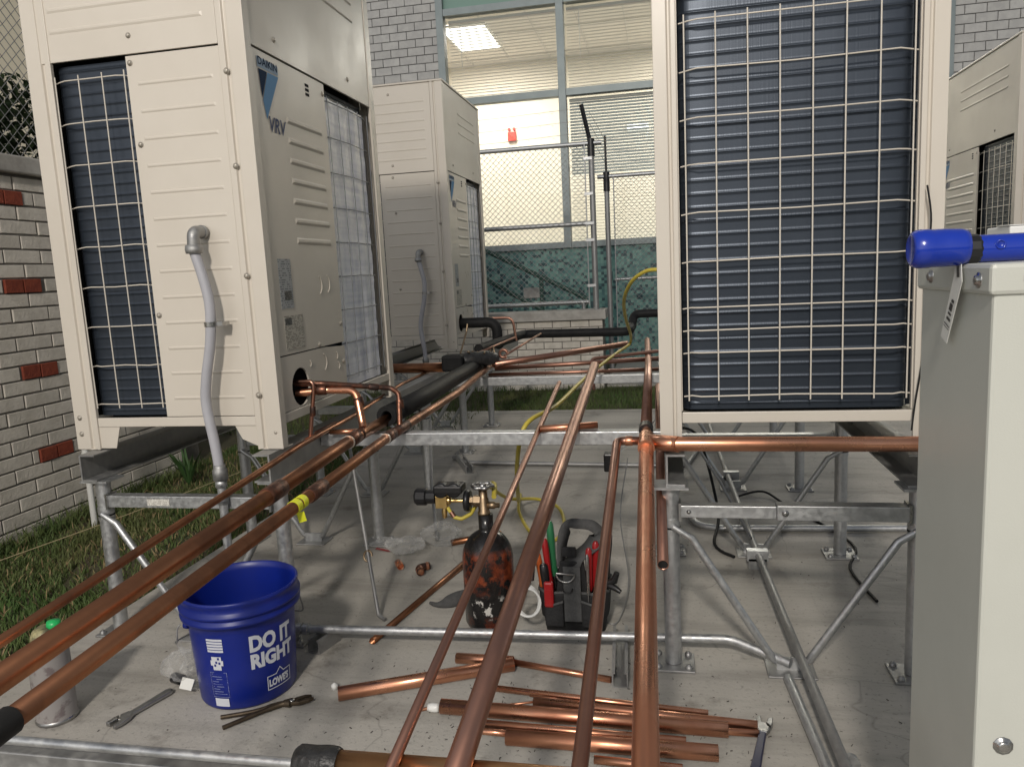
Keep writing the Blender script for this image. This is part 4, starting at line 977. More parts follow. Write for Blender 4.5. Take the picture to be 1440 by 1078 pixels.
MB().tube(fillet([(-.99, 3.60, .66), (-.99, 3.75, .76), (-.985, 3.76, .80)], .02), .005, 8).build('riser', 'brass_dull', t)
# pipes of the unit behind
t = thing('insulated_pipe', 'black insulated elbow coming out of the unit before the window', 'pipe', (-1.30, 4.84, .73))
MB().tube(fillet([(-1.31, 4.84, .735), (-1.07, 4.84, .735), (-1.07, 4.84, .60), (-1.07, 4.88, .585)], .07, 8), .034, 16).build('insulation', 'black_rubber', t)
t = thing('copper_pipe', 'small copper bend beside the black elbow', 'pipe', (-1.30, 4.9, .73))
MB().tube(fillet([(-1.31, 4.92, .755), (-.98, 4.92, .755), (-.96, 4.92, .60)], .05), .009, 10).build('tube', 'copper_dull', t)
t = thing('insulated_pipe', 'black insulated line crossing behind to the coil-faced row', 'pipe', (-1.08, 4.2, .6))
MB().tube(fillet([(-1.08, 4.35, .61), (-.96, 5.20, .62), (-.23, 5.12, .62), (-.215, 5.3, .64), (-.205, 5.40, .72), (.05, 5.40, .72)], .06, 6), .030, 14).build('insulation', 'black_rubber', t)
def cross(label, a, b, r, m='copper_dull'): return pipe_thing('copper_pipe', label, m, [a, b], r, group='loose pipes laid across the back strut')
cross('thick copper tube angled away from the wrapped valve', (-.84, 3.68, .586+.012), (-.215, 4.5, .600), .0165)
cross('copper tube lowest of the bundle by the wrapped valve', (-.86, 3.64, .543+.009), (-.02, 3.70, .543+.009), .009)
cross('copper tube in the middle of the bundle by the wrapped valve', (-.84, 3.70, .575), (-.02, 3.86, .585), .0115)
t = thing('copper_pipe', 'copper tube with a bent down end in front of the low wall', 'pipe', (-.36, 3.9, .59))
MB().tube(fillet([(-.345, 3.70, .46), (-.36, 3.80, .60), (-.02, 3.98, .61)], .03), .009, 10).build('tube', 'copper_dull', t)
pipe_thing('copper_pipe', 'copper line behind the left unit, running to the wrapped valve', 'copper_aged', [(-1.75, 3.58, .605), (-1.06, 3.56, .605)], .0235)
pipe_thing('copper_pipe', 'short thick copper offcut resting on the strut', 'copper_new', [(-.375, 2.222, .566+.0105), (-.205, 2.275, .566+.0105)], .0105)
pipe_thing('copper_pipe', 'pale thin line lying along the insulated pipe', 'copper_dull', [(-1.06, 4.1, .60), (-.93, 4.72, .64)], .0065)
pipe_thing('copper_pipe', 'pale thin line just beyond the wrapped valve', 'copper_dull', [(-.86, 4.05, .60), (-.80, 4.95, .64)], .0065)

# yellow hose
hz = spline([(.0, 2.92, 1.032), (-.06, 2.95, 1.03), (-.12, 3.02, .99), (-.160, 3.2, .91), (-.172, 3.6, .80), (-.175, 4.1, .69), (-.190, 4.30, .62), (-.235, 4.0, .610), (-.285, 3.62, .600), (-.34, 3.1, .588), (-.375, 2.6, .580), (-.44, 2.35, .565), (-.49, 2.42, .42), (-.57, 2.8, .18), (-.66, 3.25, .03), (-.68, 3.40, .010), (-.64, 3.15, .010), (-.53, 2.86, .010), (-.44, 2.80, .010), (-.415, 2.95, .010), (-.47, 3.2, .012), (-.58, 3.30, .020), (-.66, 3.05, .10), (-.62, 2.55, .30), (-.52, 2.20, .41), (-.50, 2.10, .40)], 7)
t = tag(MB().tube(hz, .0075, 8).build('gas_hose', 'yellow_hose', loc=(-.5, 2.8, 0)), 'yellow charging hose looping from the gas cylinder up to the unit', 'hose')

# ================================================================= GROUND CONDUITS AND STRUTS
t = thing('ground_conduit', 'galvanized conduit lying across the slab behind the bucket', 'conduit', (-1.12, 1.93, .05))
MB().tube(fillet([(-1.12, 1.915, .053), (.16, 1.972, .053), (.262, 1.925, .034), (.30, 1.90, .030)], .10, 8), .0122, 14).build('tube', 'galvanized', t)
for x in (-1.08, -1.06, -1.04): MB().tube([(x-.007, 1.917, .053), (x+.007, 1.918, .053)], .0165, 14).build('coupling', 'galvanized', t)
MB().tube([(-1.16, 1.914, .053), (-1.09, 1.917, .053)], .0145, 14).build('end_fitting', 'galvanized_dull', t)
def strut_lying(label, p, q, m='galvanized_dull'):
    p, q = Vector(p), Vector(q); d = (q-p).normalized(); s = Vector((d.y, -d.x, 0))
    P = [(-.0205, 0), (.0205, 0), (.0205, .041), (.012, .041), (.012, .037), (.0165, .037), (.0165, .004), (-.0165, .004), (-.0165, .037), (-.012, .037), (-.012, .041), (-.0205, .041)]
    o = MB().prism(P, 0, (q-p).length, lambda a, b, h: tuple(p+d*h+s*a+Vector((0, 0, b)))).build('strut_piece', m, loc=p)
    return tag(o, label, 'strut')
t = strut_lying('short blue-grey strut piece carrying the conduit beside the riser', (-.126, 1.79, 0), (-.138, 2.05, 0))
strut_lying('small strut foot under the conduit near the bucket', (-1.00, 1.875, 0), (-.975, 1.965, 0))
strut_lying('bent grey strut piece lying on the slab further back', (-1.03, 3.80, 0), (-1.16, 4.08, 0))
t = thing('ground_conduit', 'twin conduit running back under the coil-faced unit', 'conduit', (.30, 2.2, .02))
MB().tube([(.375, .3, .045), (.335, 1.54, .048), (.300, 2.68, .050), (.27, 4.3, .05), (.26, 5.3, .05)], .0118, 12).build('tube', 'galvanized_dull', t)
MB().tube([(.345, .3, .013), (.309, 1.54, .013), (.288, 1.86, .013)], .0118, 12).build('tube', 'galvanized', t)
for y in (2.60, 3.62): MB().box((.265, y-.015, .03), (.335, y+.015, .067)).build('clamp', 'galvanized', t)
MB().box((.27, 2.585, .0), (.33, 2.615, .038)).box((.255, 3.605, 0), (.305, 3.635, .04)).build('block', 'galvanized_dull', t)
MB().tube([(.352, 1.515, .03), (.354, 1.50, .03)], .02, 10).build('end_cap', 'galvanized', t)
t = thing('ground_conduit', 'conduit crossing the slab behind the slip-beam frame', 'conduit', (.2, 2.98, .02))
MB().tube(fillet([(.02, 3.40, .015), (.12, 2.99, .015), (.20, 2.96, .015), (1.4, 3.02, .015)], .08), .0125, 12).build('tube', 'galvanized', t)
MB().tube([(.215, 2.962, .015), (.245, 2.963, .015)], .016, 12).build('coupling', 'steel', t)
t = thing('ground_conduit', 'dark conduit crossing the slab beyond the gas cylinder', 'conduit', (-1.1, 3.95, .015))
MB().tube(fillet([(-1.2, 4.1, .014), (-1.10, 3.98, .014), (.1, 3.92, .014), (.2, 4.4, .014)], .08), .0125, 12).build('tube', 'galvanized_dull', t)
# thin rods and cables under the units
def rod(name, label, pts, r, m, cat, sp=True):
    return tag(MB().tube(spline(pts, 6) if sp else pts, r, 8).build(name, m, loc=pts[0]), label, cat)
t = thing('threaded_rod', 'bent steel rod with a clip, leaning below the taped line', 'rod', (-.885, 2.09, 0))
MB().tube(fillet([(-1.085, 2.42, .495), (-.892, 2.105, .012), (-.865, 2.09, .006)], .012), .0065, 8).build('rod', 'galvanized_dull', t)
MB().tube([(-.955+.014*math.cos(a), 2.205+.006*math.sin(a), .165+.016*math.sin(a)) for a in [i*math.pi/6 for i in range(11)]], .004, 6).build('clip', 'brass_dull', t)
rod('steel_rod', 'thin steel brace rod ending in the clear plastic bag', [(-1.10, 3.40, .37), (-1.0, 3.05, .16), (-.905, 2.78, .006)], .007, 'galvanized_dull', 'rod', False)
rod('cable', 'black cable curving on the slab below the coil-faced unit', [(.05, 3.35, .34), (.14, 3.30, .30), (.20, 3.05, .06), (.17, 2.8, .01), (.23, 2.68, .008)], .006, 'black_rubber', 'cable')
rod('cable', 'dark cable snaking on the slab between frames', [(.62, 2.35, .006), (.60, 2.6, .006), (.66, 2.85, .006), (.50, 3.3, .006), (.42, 3.45, .02), (.30, 3.4, .008)], .005, 'black_rubber', 'cable')
rod('cable', 'thin tan wire looping down beside the tool bag', [(-.15, 2.95, .30), (-.17, 2.7, .15), (-.13, 2.4, .03), (-.15, 2.15, .006), (-.19, 2.14, .006)], .0022, 'galvanized_dull', 'wire')
rod('steel_rod', 'bright steel rod leaning against the back of the slip beam', [(.10, 3.22, .33), (.205, 2.96, .20), (.29, 2.70, .07)], .006, 'steel', 'rod', False)
rod('cable', 'black wire running down beside the right corner post', [(.597, 1.93, 1.20), (.606, 1.925, 1.12), (.600, 1.93, 1.0), (.607, 1.922, .92), (.598, 1.93, .80), (.585, 1.93, .70), (.575, 1.92, .63)], .0022, 'black_rubber', 'wire')
bx = thing('junction_box', 'black junction box hanging on the channel behind the elbow', 'box', (-.21, 2.9, .25))
MB().box((-.240, 2.88, .262), (-.195, 2.93, .335)).build('box', 'black_plastic', bx, bevel=.006)
MB().bar((-.196, 2.9, .32), (.002, 2.9, .50), .012, .004).build('bracket', 'galvanized_dull', bx)
rod('string_line', 'tan string line stretched low across the grass', [(-2.60, 1.9, .06), (-2.42, 2.75, .055), (-2.28, 3.6, .05), (-2.2, 4.4, .05)], .0022, 'string', 'string', False)
for p in ((-2.60, 1.9, 0), (-2.2, 4.4, 0)): tag(MB().bar((p[0], p[1], -.03), (p[0], p[1], .12), .02, .02, (0, 1, 0)).build('stake', 'straw', loc=p), 'wooden stake at the near end of the string line' if p[1] < 3 else 'wooden stake at the far end of the string line', 'stake')

# ================================================================= GREY CABINET AND WHAT LIES ON IT
EX, EY, EZ = .342, .895, 1.034
t = thing('steel_cabinet', 'grey-white steel cabinet with screwed lid beside the coil-faced unit', 'cabinet', (.7, 1.0, 0))
MB().box((EX+.005, EY+.005, 0), (1.30, EY+.236, EZ-.004)).build('body', 'cabinet_paint', t, bevel=.004)
MB().box((EX, EY, EZ-.034), (1.305, EY+.243, EZ)).build('lid', 'cabinet_paint', t, bevel=.005)
screw(t, (EX, EY+.032, EZ-.018), 'X-', .006); screw(t, (EX, EY+.185, EZ-.016), 'X-', .006)
for x in (EX+.040, EX+.28): screw(t, (x, EY, EZ-.017), 'Y-', .006)
screw(t, (EX+.035, EY+.005, .478), 'Y-', .0075); screw(t, (EX+.035, EY+.005, .12), 'Y-', .0075)
MB().tube(fillet([(EX+.090, EY+.001, .955), (EX+.066, EY-.001, .90), (EX+.066, EY-.001, .86), (EX+.090, EY+.001, .852)], .012), .003, 6).build('handle_seal', 'black_rubber', t)
MB().box((EX+.0685, EY+.002, .858), (EX+.35, EY+.0048, .95)).build('door_plate', 'cabinet_paint', t, bevel=.002)
fz = EZ+.0162; fy = EY+.085
t = thing('flashlight', 'blue flashlight with a fat head lying on the grey cabinet', 'flashlight', (.42, fy, fz))
MB().lathe([(.0001, .288), (.014, .288), (.0165, .2865), (.0195, .288), (.0220, .292), (.0228, .298), (.0228, .3065), (.0222, .308), (.0222, .322), (.0214, .340), (.0200, .3465), (.0165, .3475), (.0001, .3475)], 32, (0, fy, fz+.003), 'X').build('head', 'flash_blue', t)
MB().lathe([(.0001, .337), (.0168, .337), (.0172, .341), (.0172, .357), (.0158, .360), (.0001, .360)], 12, (0, fy, fz), 'X', False).build('collar', 'black_plastic', t)
MB().lathe([(.0158, .358), (.0160, .42), (.0157, .425), (.0157, .60), (.0164, .605), (.0164, .64), (.0001, .642)], 24, (0, fy, fz), 'X').build('body', 'flash_blue', t)
MB().lathe([(.0055, -.0150), (.0055, -.0172), (.0042, -.0172), (.004, -.016), (.0001, -.0158)], 12, (.377, fy, fz+.004), 'Y').build('switch', 'flash_blue', t)
tg = thing('paper_tag', 'white printed tag hanging from the flashlight head', 'tag', (.334, fy+.02, 1.04))
q = [(.3395, fy-.002, fz+.004), (.3365, fy+.000, 1.020), (.3380, fy+.002, 1.016), (.3365, fy+.044, .938)]
pts = []; w0 = .0062
A = [Vector((.3405, fy+.006, fz-.002)), Vector((.3385, fy-.004, 1.018)), Vector((.3378, fy+.034, .942))]
sv = Vector((0, 1, 0))
vs = []
for p, wd_, tl in ((A[0], .010, .0), (A[1], .013, .35), (A[2], .011, .35)):
    s = Vector((0, math.cos(tl), math.sin(tl)))
    vs += [p-s*wd_, p+s*wd_, p-s*wd_+Vector((-.0006, 0, 0)), p+s*wd_+Vector((-.0006, 0, 0))]
m = MB().add(vs, [(2, 3, 7, 6), (6, 7, 11, 10), (1, 0, 4, 5), (5, 4, 8, 9), (0, 2, 6, 4), (4, 6, 10, 8), (3, 1, 5, 7), (7, 5, 9, 11), (8, 10, 11, 9)]).build('paper', 'paper_tag', tg)
pr = MB(); d = (A[2]-A[1]).normalized(); s = Vector((0, math.cos(.35), math.sin(.35)))
for a, b, w1, w2 in ((.030, .034, -.006, .002), (.036, .046, -.005, .004), (.049, .052, -.006, .004), (.056, .060, -.007, .005), (.066, .0675, -.009, .009), (.070, .071, -.009, .009)):
    o = Vector((-.0013, 0, 0)); P0, P1 = A[1]+d*a*.95+o, A[1]+d*b*.95+o
    pr.add([P0+s*w1, P0+s*w2, P1+s*w2, P1+s*w1], [(0, 1, 2, 3)])
pr.add([A[0]+(A[1]-A[0])*.55+Vector((-.0014, -.006, 0)), A[0]+(A[1]-A[0])*.55+Vector((-.0014, .002, 0)), A[0]+(A[1]-A[0])*.98+Vector((-.0014, .002, 0)), A[0]+(A[1]-A[0])*.98+Vector((-.0014, -.006, 0))], [(0, 1, 2, 3)])
pr.build('printing', 'black_plastic', tg)
cb = thing('carton', 'white carton lying behind the flashlight on the cabinet', 'box', (.5, EY+.18, EZ))
MB().box((.420, EY+.155, EZ), (.62, EY+.225, EZ+.042)).build('box', 'white_plastic', cb, bevel=.002)
MB().box((.419, EY+.155, EZ+.0425), (.621, EY+.19, EZ+.0435)).build('flap', 'white_plastic', cb)

# ================================================================= BUCKET
BX, BY = -1.100, 1.700
bk = thing('bucket', 'blue plastic bucket with white lettering standing on the slab', 'bucket', (BX, BY, 0))
def brad(z): return .121+(.137-.121)*z/.285
HB = .290
prof = [(.0001, .004), (.113, .004), (.118, .0), (.121, .006), (brad(.10), .10), (brad(.20), .20), (brad(.222), .222), (.1395, .224), (.1495, .228), (.1500, .236), (.1425, .241), (.1430, .246), (.1510, .250), (.1515, .256), (.1440, .262), (.1440, .276), (.1475, .280), (.1480, .288), (.1450, .290), (.1405, .288), (.1390, .270), (brad(.2)-.003, .2), (.118, .012), (.0001, .010)]
MB().lathe(prof, 64, (BX, BY, 0)).build('body', 'blue_plastic', bk)
cam_ang = math.atan2(0-BY, 0-BX)   # direction from the bucket towards the yard's open side
def onb(ang0, z0, off=.0012):
    return lambda a, b: (BX+(brad(z0+b)+off)*math.cos(ang0+a/.129), BY+(brad(z0+b)+off)*math.sin(ang0+a/.129), z0+b)
def ptext(body, size, ang, z, width, name, bold=.002, slope=0.0):
    vs, fs = text_mesh(body, size, bold); x0 = min(v[0] for v in vs); x1 = max(v[0] for v in vs); k = width/(x1-x0); f = onb(ang, z)
    m = MB().add([f((v[0]-x0)*k, v[1]) for v in vs], fs)
    return m.build(name, 'white_print', bk)
a0 = cam_ang-.02
ptext('DO IT', .056, a0+.08, .152, .118, 'lettering', .0026)
ptext('RIGHT', .051, a0+.08, .106, .124, 'lettering', .0026)
ptext("LOWE'S", .025, a0+.40, .042, .062, 'lettering', .0014)
# gabled outline round the shop name
f = onb(a0+.37, 0, .0016)
out = [(0, .034), (.073, .034), (.073, .070), (.048, .070), (.0365, .084), (.025, .070), (0, .070), (0, .034)]
m = MB()
def stroke(m, path, f, w):
    for (a, b), (c, d_) in zip(path[:-1], path[1:]):
        n = max(1, int(math.hypot(c-a, d_-b)/.008)); l = math.hypot(c-a, d_-b); nx, ny = -(d_-b)/l*w/2, (c-a)/l*w/2; ex, ey = (c-a)/l*w/2, (d_-b)/l*w/2
        for i in range(n):
            u, v = i/n, (i+1)/n
            p = (a-ex+(c-a+2*ex)*u, b-ey+(d_-b+2*ey)*u); q = (a-ex+(c-a+2*ex)*v, b-ey+(d_-b+2*ey)*v)
            m.add([f(p[0]-nx, p[1]-ny), f(q[0]-nx, q[1]-ny), f(q[0]+nx, q[1]+ny), f(p[0]+nx, p[1]+ny)], [(0, 1, 2, 3)])
stroke(m, out, f, .0022); m.build('emblem_outline', 'white_print', bk)
# small print column on the side
fs_ = onb(a0-.74, 0, .0014)
m = MB()
def patch(m, f, u0, u1, z0, z1, n=5):
    for i in range(n):
        a, b = u0+(u1-u0)*i/n, u0+(u1-u0)*(i+1)/n; m.add([f(a, z0), f(b, z0), f(b, z1), f(a, z1)], [(0, 1, 2, 3)])
for k in range(5): patch(m, fs_, .002, .044, .190-k*.0075, .1955-k*.0075, 4)
patch(m, fs_, .010, .036, .138, .148); patch(m, fs_, .006, .040, .124, .138); patch(m, fs_, .012, .034, .112, .124)
patch(m, fs_, .003, .042, .012, .034)
tag(m.build('printed_label', 'white_print', bk), kind='stuff')
m = MB()
for k in range(9): patch(m, onb(a0-.74, 0, .0014), .004, .022+.018*((k*7) % 3)/2, .100-k*.0068, .1012-k*.0068, 3)
stroke(m, [(0, .105), (.045, .105), (.045, .038), (0, .038), (0, .105)], fs_, .0008)
m.build('small_print', 'print_blue', bk)
m = MB()
fs2 = onb(a0-.74, 0, .0020)
for (u, z) in ((.020, .130), (.028, .128), (.016, .122), (.026, .140)): patch(m, fs2, u, u+.005, z, z+.006, 1)
m.build('pictogram_marks', 'blue_plastic', bk)
a1 = cam_ang-1.45
hx, hy = math.cos(a1), math.sin(a1)
MB().lathe([(.0001, -.0), (.012, 0), (.012, .010), (.0001, .010)], 12, (BX+hx*.138, BY+hy*.138, .21), 'X').build('handle_lug', 'blue_plastic', bk)
ta = Vector((-hy, hx, 0))
base = Vector((BX, BY, .212))
hp = [base+Vector((hx, hy, 0))*.150, base+Vector((hx, hy, 0))*.158+Vector((0, 0, -.012)), base+Vector((hx, hy, 0))*.162+Vector((0, 0, -.045))]
back = [base+Vector((math.cos(a1-k), math.sin(a1-k), 0))*.168+Vector((0, 0, -.05-.045*math.sin(k))) for k in (.25, .7, 1.2, 1.57, 2.0, 2.5, 2.9)]
MB().tube(spline(hp+back+[base+Vector((-hx, -hy, 0))*.150], 5), .0022, 6).build('wire_handle', 'galvanized_dull', bk)

# ================================================================= NITROGEN CYLINDER
CX, CY_ = -.530, 2.105
cy = thing('gas_cylinder', 'small black gas cylinder with worn red paint and brass regulator', 'gas cylinder', (CX, CY_, 0))
R0 = .0765
prof = [(.0001, .0), (.055, .0), (.070, .006), (R0, .020), (R0, .215)]+[(R0*math.cos(a)*.99+.0, .215+.085*math.sin(a)) for a in [i*math.pi/18 for i in range(1, 8)]]+[(.023, .298), (.022, .303), (.022, .345), (.0001, .345)]
MB().lathe(prof, 40, (CX, CY_, 0)).build('body', 'cylinder_paint', cy)
v = MB().lathe([(.0001, .345), (.019, .345), (.019, .352), (.016, .356), (.016, .392), (.013, .396), (.013, .420), (.006, .420), (.006, .428), (.0001, .428)], 16, (CX-.004, CY_, 0)).build('valve', 'brass_dull', cy)
MB().lathe([(.0001, 0), (.011, 0), (.011, .022), (.008, .024), (.008, .036), (.0001, .036)], 12, (CX+.008, CY_, .373), 'X').build('valve_port', 'brass_dull', v)
hw = MB()
for i in range(25): pass
hw.tube([(CX-.004+(.028+.0035*math.cos(6*a))*math.cos(a), CY_+(.028+.0035*math.cos(6*a))*math.sin(a), .432) for a in [i*2*math.pi/36 for i in range(37)]], .0055, 8)
for k in range(3): hw.bar((CX-.004+.026*math.cos(k*1.047), CY_+.026*math.sin(k*1.047), .430), (CX-.004-.026*math.cos(k*1.047), CY_-.026*math.sin(k*1.047), .430), .009, .006)
hw.lathe([(.0001, .424), (.011, .424), (.011, .438), (.0001, .438)], 10, (CX-.004, CY_, 0))
hw.build('handwheel', 'steel', v)
rg = MB().lathe([(.0001, -.13), (.012, -.13), (.012, -.105), (.006, -.103), (.006, -.060), (.0001, -.060)], 12, (CX, CY_, .386), 'X')
rg.box((CX-.148, CY_-.018, .366), (CX-.112, CY_+.018, .404)); rg = rg.build('regulator', 'brass', cy, bevel=.002)
MB().lathe([(.0001, -.050), (.014, -.050), (.014, -.034), (.018, -.032), (.018, -.012), (.0001, -.012)], 6, (CX, CY_, .386), 'X', False).build('inlet_nut', 'brass_dull', rg)
MB().lathe([(.008, -.062), (.030, -.060), (.033, -.052), (.030, -.044), (.010, -.043)], 24, (CX, CY_, .386), 'X').build('hand_grip', 'black_plastic', rg)
MB().lathe([(.0001, -.213), (.022, -.213), (.026, -.207), (.026, -.180), (.021, -.176), (.021, -.150), (.0001, -.148)], 16, (CX, CY_, .397), 'X', False).build('adjusting_knob', 'black_plastic', rg)
MB().box((CX-.150, CY_-.028, .412), (CX-.062, CY_+.030, .438)).build('gauge_guard', 'black_plastic', rg, bevel=.006)
for k, x in enumerate((CX-.128, CX-.088)):
    g = MB().lathe([(.0001, .024), (.021, .024), (.022, -.012), (.019, -.014), (.0001, -.013)], 20, (x, CY_-.012, .422), 'Y').build('gauge', 'black_plastic', rg)
MB().tube([(CX-.122, CY_-.004, .37), (CX-.124, CY_-.006, .352), (CX-.124, CY_-.006, .335)], [.007, .009, .007], 10).build('relief_valve', 'brass', rg)
MB().tube(fillet([(CX-.112, CY_-.01, .368), (CX-.095, CY_-.014, .340), (CX-.07, CY_-.014, .334), (CX-.045, CY_, .345), (CX-.03, CY_+.03, .37)], .015), .006, 8).build('hose_tail', 'yellow_hose', rg)
MB().tube([(CX-.102, CY_-.012, .355), (CX-.092, CY_-.014, .340)], .0075, 8).build('outlet', 'copper_dull', rg)

# ================================================================= TOOL BAG AND TOOLS
TX, TY = -.272, 2.13
bag = thing('tool_bag', 'black open tool bag with a grey strap standing on the slab', 'tool bag', (TX, TY, 0))
def sup(a, rx, ry, e=.45): return (rx*math.copysign(abs(math.cos(a))**e, math.cos(a)), ry*math.copysign(abs(math.sin(a))**e, math.sin(a)))
m = MB(); n = 32; lv = [(.078, .062, 0), (.088, .072, .004), (.092, .076, .045), (.099, .082, .052), (.104, .086, .12), (.104, .086, .135), (.098, .080, .135), (.092, .074, .03)]
vs = []
for rx, ry, z in lv:
    for j in range(n):
        x, y = sup(2*math.pi*j/n, rx, ry); wv = .004*math.sin(7*2*math.pi*j/n)*(z > .1); vs.append((TX+x, TY+y, z+wv))
m.add(vs, [(i*n+j, i*n+(j+1) % n, (i+1)*n+(j+1) % n, (i+1)*n+j) for i in range(len(lv)-1) for j in range(n)], True)
m.add(vs[-n:], [tuple(range(n))]); m.add(vs[:n], [tuple(range(n-1, -1, -1))])
m.build('body', 'fabric_black', bag)
rb = MB().tube([(TX+sup(2*math.pi*j/n, .1035, .0855)[0], TY+sup(2*math.pi*j/n, .1035, .0855)[1], .132+.005*math.sin(7*2*math.pi*j/n)) for j in range(n+1)], .0045, 6).build('rim_binding', 'fabric_grey', bag)
# front pockets and strap
for x0, x1, z1 in ((-.080, -.026, .112), (.026, .082, .115)):
    MB().prism([(x0, .035), (x1, .035), (x1, z1), ((x0+x1)/2, z1-.010), (x0, z1)], 0, .014, lambda a, b, h: (TX+a, TY-.084-h, b)).build('pocket', 'fabric_black', bag, bevel=.005)
    MB().tube([(TX+x0, TY-.097, z1), (TX+(x0+x1)/2, TY-.099, z1-.009), (TX+x1, TY-.097, z1)], .004, 6).build('pocket_binding', 'fabric_grey', bag)
MB().box((TX-.024, TY-.093, .050), (TX+.026, TY-.086, .215)).build('front_strap', 'fabric_grey', bag, bevel=.002)
MB().prism([(-.048, .13), (.045, .13), (.034, .222), (-.036, .222)], 0, .012, lambda a, b, h: (TX+a, TY-.072+h, b)).build('back_flap', 'fabric_black', bag, bevel=.003)
MB().tube([(TX-.016+.026*math.cos(a), TY-.099, .196+.024*math.sin(a)) for a in [math.pi+i*math.pi/10 for i in range(11)]]+[(TX-.016-.026, TY-.099, .198)], .0028, 8).build('d_ring', 'steel', bag)
MB().tube([(TX-.012+.014*math.cos(a), TY-.096, .152+.014*math.sin(a)) for a in [math.pi+i*math.pi/10 for i in range(11)]], .0022, 6).build('d_ring', 'black_plastic', bag)
hd = spline([(TX-.035, TY-.06, .20), (TX-.03, TY-.04, .275), (TX-.012, TY-.02, .315), (TX+.02, TY-.02, .318), (TX+.055, TY-.015, .312), (TX+.075, TY-.01, .285), (TX+.055, TY-.03, .255), (TX+.01, TY-.055, .225), (TX-.004, TY-.07, .20)], 5)
vs = []; fs = []
for i, p in enumerate(hd):
    tdir = (hd[min(i+1, len(hd)-1)]-hd[max(i-1, 0)]).normalized(); s = Vector((.35, -.2, 1)).cross(tdir).normalized()*.02+Vector((.008, -.012, .008))
    vs += [p-s, p+s]
fs = [(2*i, 2*i+1, 2*i+3, 2*i+2) for i in range(len(hd)-1)]
o = MB().add(vs, fs, True).build('carry_strap', 'fabric_grey', bag); sm = o.modifiers.new('thick', 'SOLIDIFY'); sm.thickness = .004
MB().box((TX-.03, TY-.062, .232), (TX+.012, TY-.052, .262)).build('buckle', 'fabric_black', bag, bevel=.004)
def handle(name, label, cat, base, top, r, m, tip='steel'):
    t = thing(name, label, cat, base); b, q = Vector(base), Vector(top); d = (q-b)
    MB().tube([b, b+d*.45], r*.35, 8).build('shank', tip, t)
    MB().tube([b+d*.42, b+d*.46, b+d*.6, b+d*.85, b+d*.97, q], [r*.7, r, r*.85, r, r*.9, r*.5], 12).build('grip', m, t)
handle('screwdriver', 'green handled screwdriver sticking up from the tool bag', 'screwdriver', (TX-.055, TY-.01, .035), (TX-.068, TY-.02, .325), .0115, 'green_plastic')
handle('pliers', 'dark red plier handle upright beside the green screwdriver', 'pliers', (TX-.06, TY-.045, .04), (TX-.080, TY-.055, .285), .010, 'red_plastic')
handle('pliers', 'bright red plier handles at the strap side of the tool bag', 'pliers', (TX+.055, TY-.03, .035), (TX+.068, TY-.045, .275), .011, 'red_plastic')
handle('pliers', 'second bright red handle leaning next to the strap', 'pliers', (TX+.045, TY-.05, .035), (TX+.049, TY-.065, .262), .010, 'red_plastic')
handle('cutter', 'orange handled cutter at the edge of the tool bag', 'cutter', (TX+.075, TY-.055, .04), (TX+.086, TY-.07, .215), .012, 'orange_plastic')
handle('nut_driver', 'steel nut driver standing in the bag pocket', 'nut driver', (TX+.047, TY-.092, .045), (TX+.047, TY-.096, .255), .005, 'steel')
handle('screwdriver', 'orange tipped screwdriver at the cylinder side of the bag', 'screwdriver', (TX-.085, TY-.03, .04), (TX-.104, TY-.04, .235), .010, 'orange_plastic')
handle('cutter', 'black handled cutter standing high in the tool bag', 'cutter', (TX+.08, TY+.01, .05), (TX+.102, TY, .285), .013, 'black_plastic')
handle('screwdriver', 'black handled screwdriver beside the dark red pliers', 'screwdriver', (TX-.07, TY-.06, .04), (TX-.083, TY-.072, .215), .013, 'black_plastic')
kn = thing('utility_knife', 'red utility knife clipped in the front pocket', 'knife', (TX-.066, TY-.102, .105))
MB().box((TX-.080, TY-.104, .095), (TX-.052, TY-.090, .172)).build('body', 'red_plastic', kn, bevel=.006)
MB().box((TX-.074, TY-.1065, .128), (TX-.058, TY-.104, .150)).build('button', 'red_plastic', kn)
zt = thing('wire_coil', 'coil of white wire hanging on the side of the tool bag', 'wire', (TX-.125, TY-.08, .10))
for k in range(3):
    MB().tube([(TX-.128+(.031+.003*k)*math.cos(a), TY-.09-.006*k+.006*math.sin(a), .108+(.044-.002*k)*math.sin(a)) for a in [i*2*math.pi/24 for i in range(25)]], .0035, 8).build('loop', 'white_plastic', zt)
MB().tube([(TX-.128, TY-.09, .15), (TX-.115, TY-.08, .205)], .006, 8).build('hook', 'steel', zt)
MB().tube([(TX-.122, TY-.082, .17), (TX-.110, TY-.08, .225)], [.012, .007], 8).build('clip', 'steel', zt)
cl = thing('spring_clamp', 'small black clamp hooked on the outer side of the bag', 'clamp', (TX+.105, TY-.06, .15))
MB().tube([(TX+.09, TY-.06, .155), (TX+.12, TY-.07, .170), (TX+.128, TY-.075, .195)], [.012, .011, .008], 8).tube([(TX+.095, TY-.06, .155), (TX+.125, TY-.08, .150), (TX+.138, TY-.085, .142)], [.010, .009, .006], 8).build('jaw', 'black_plastic', cl)

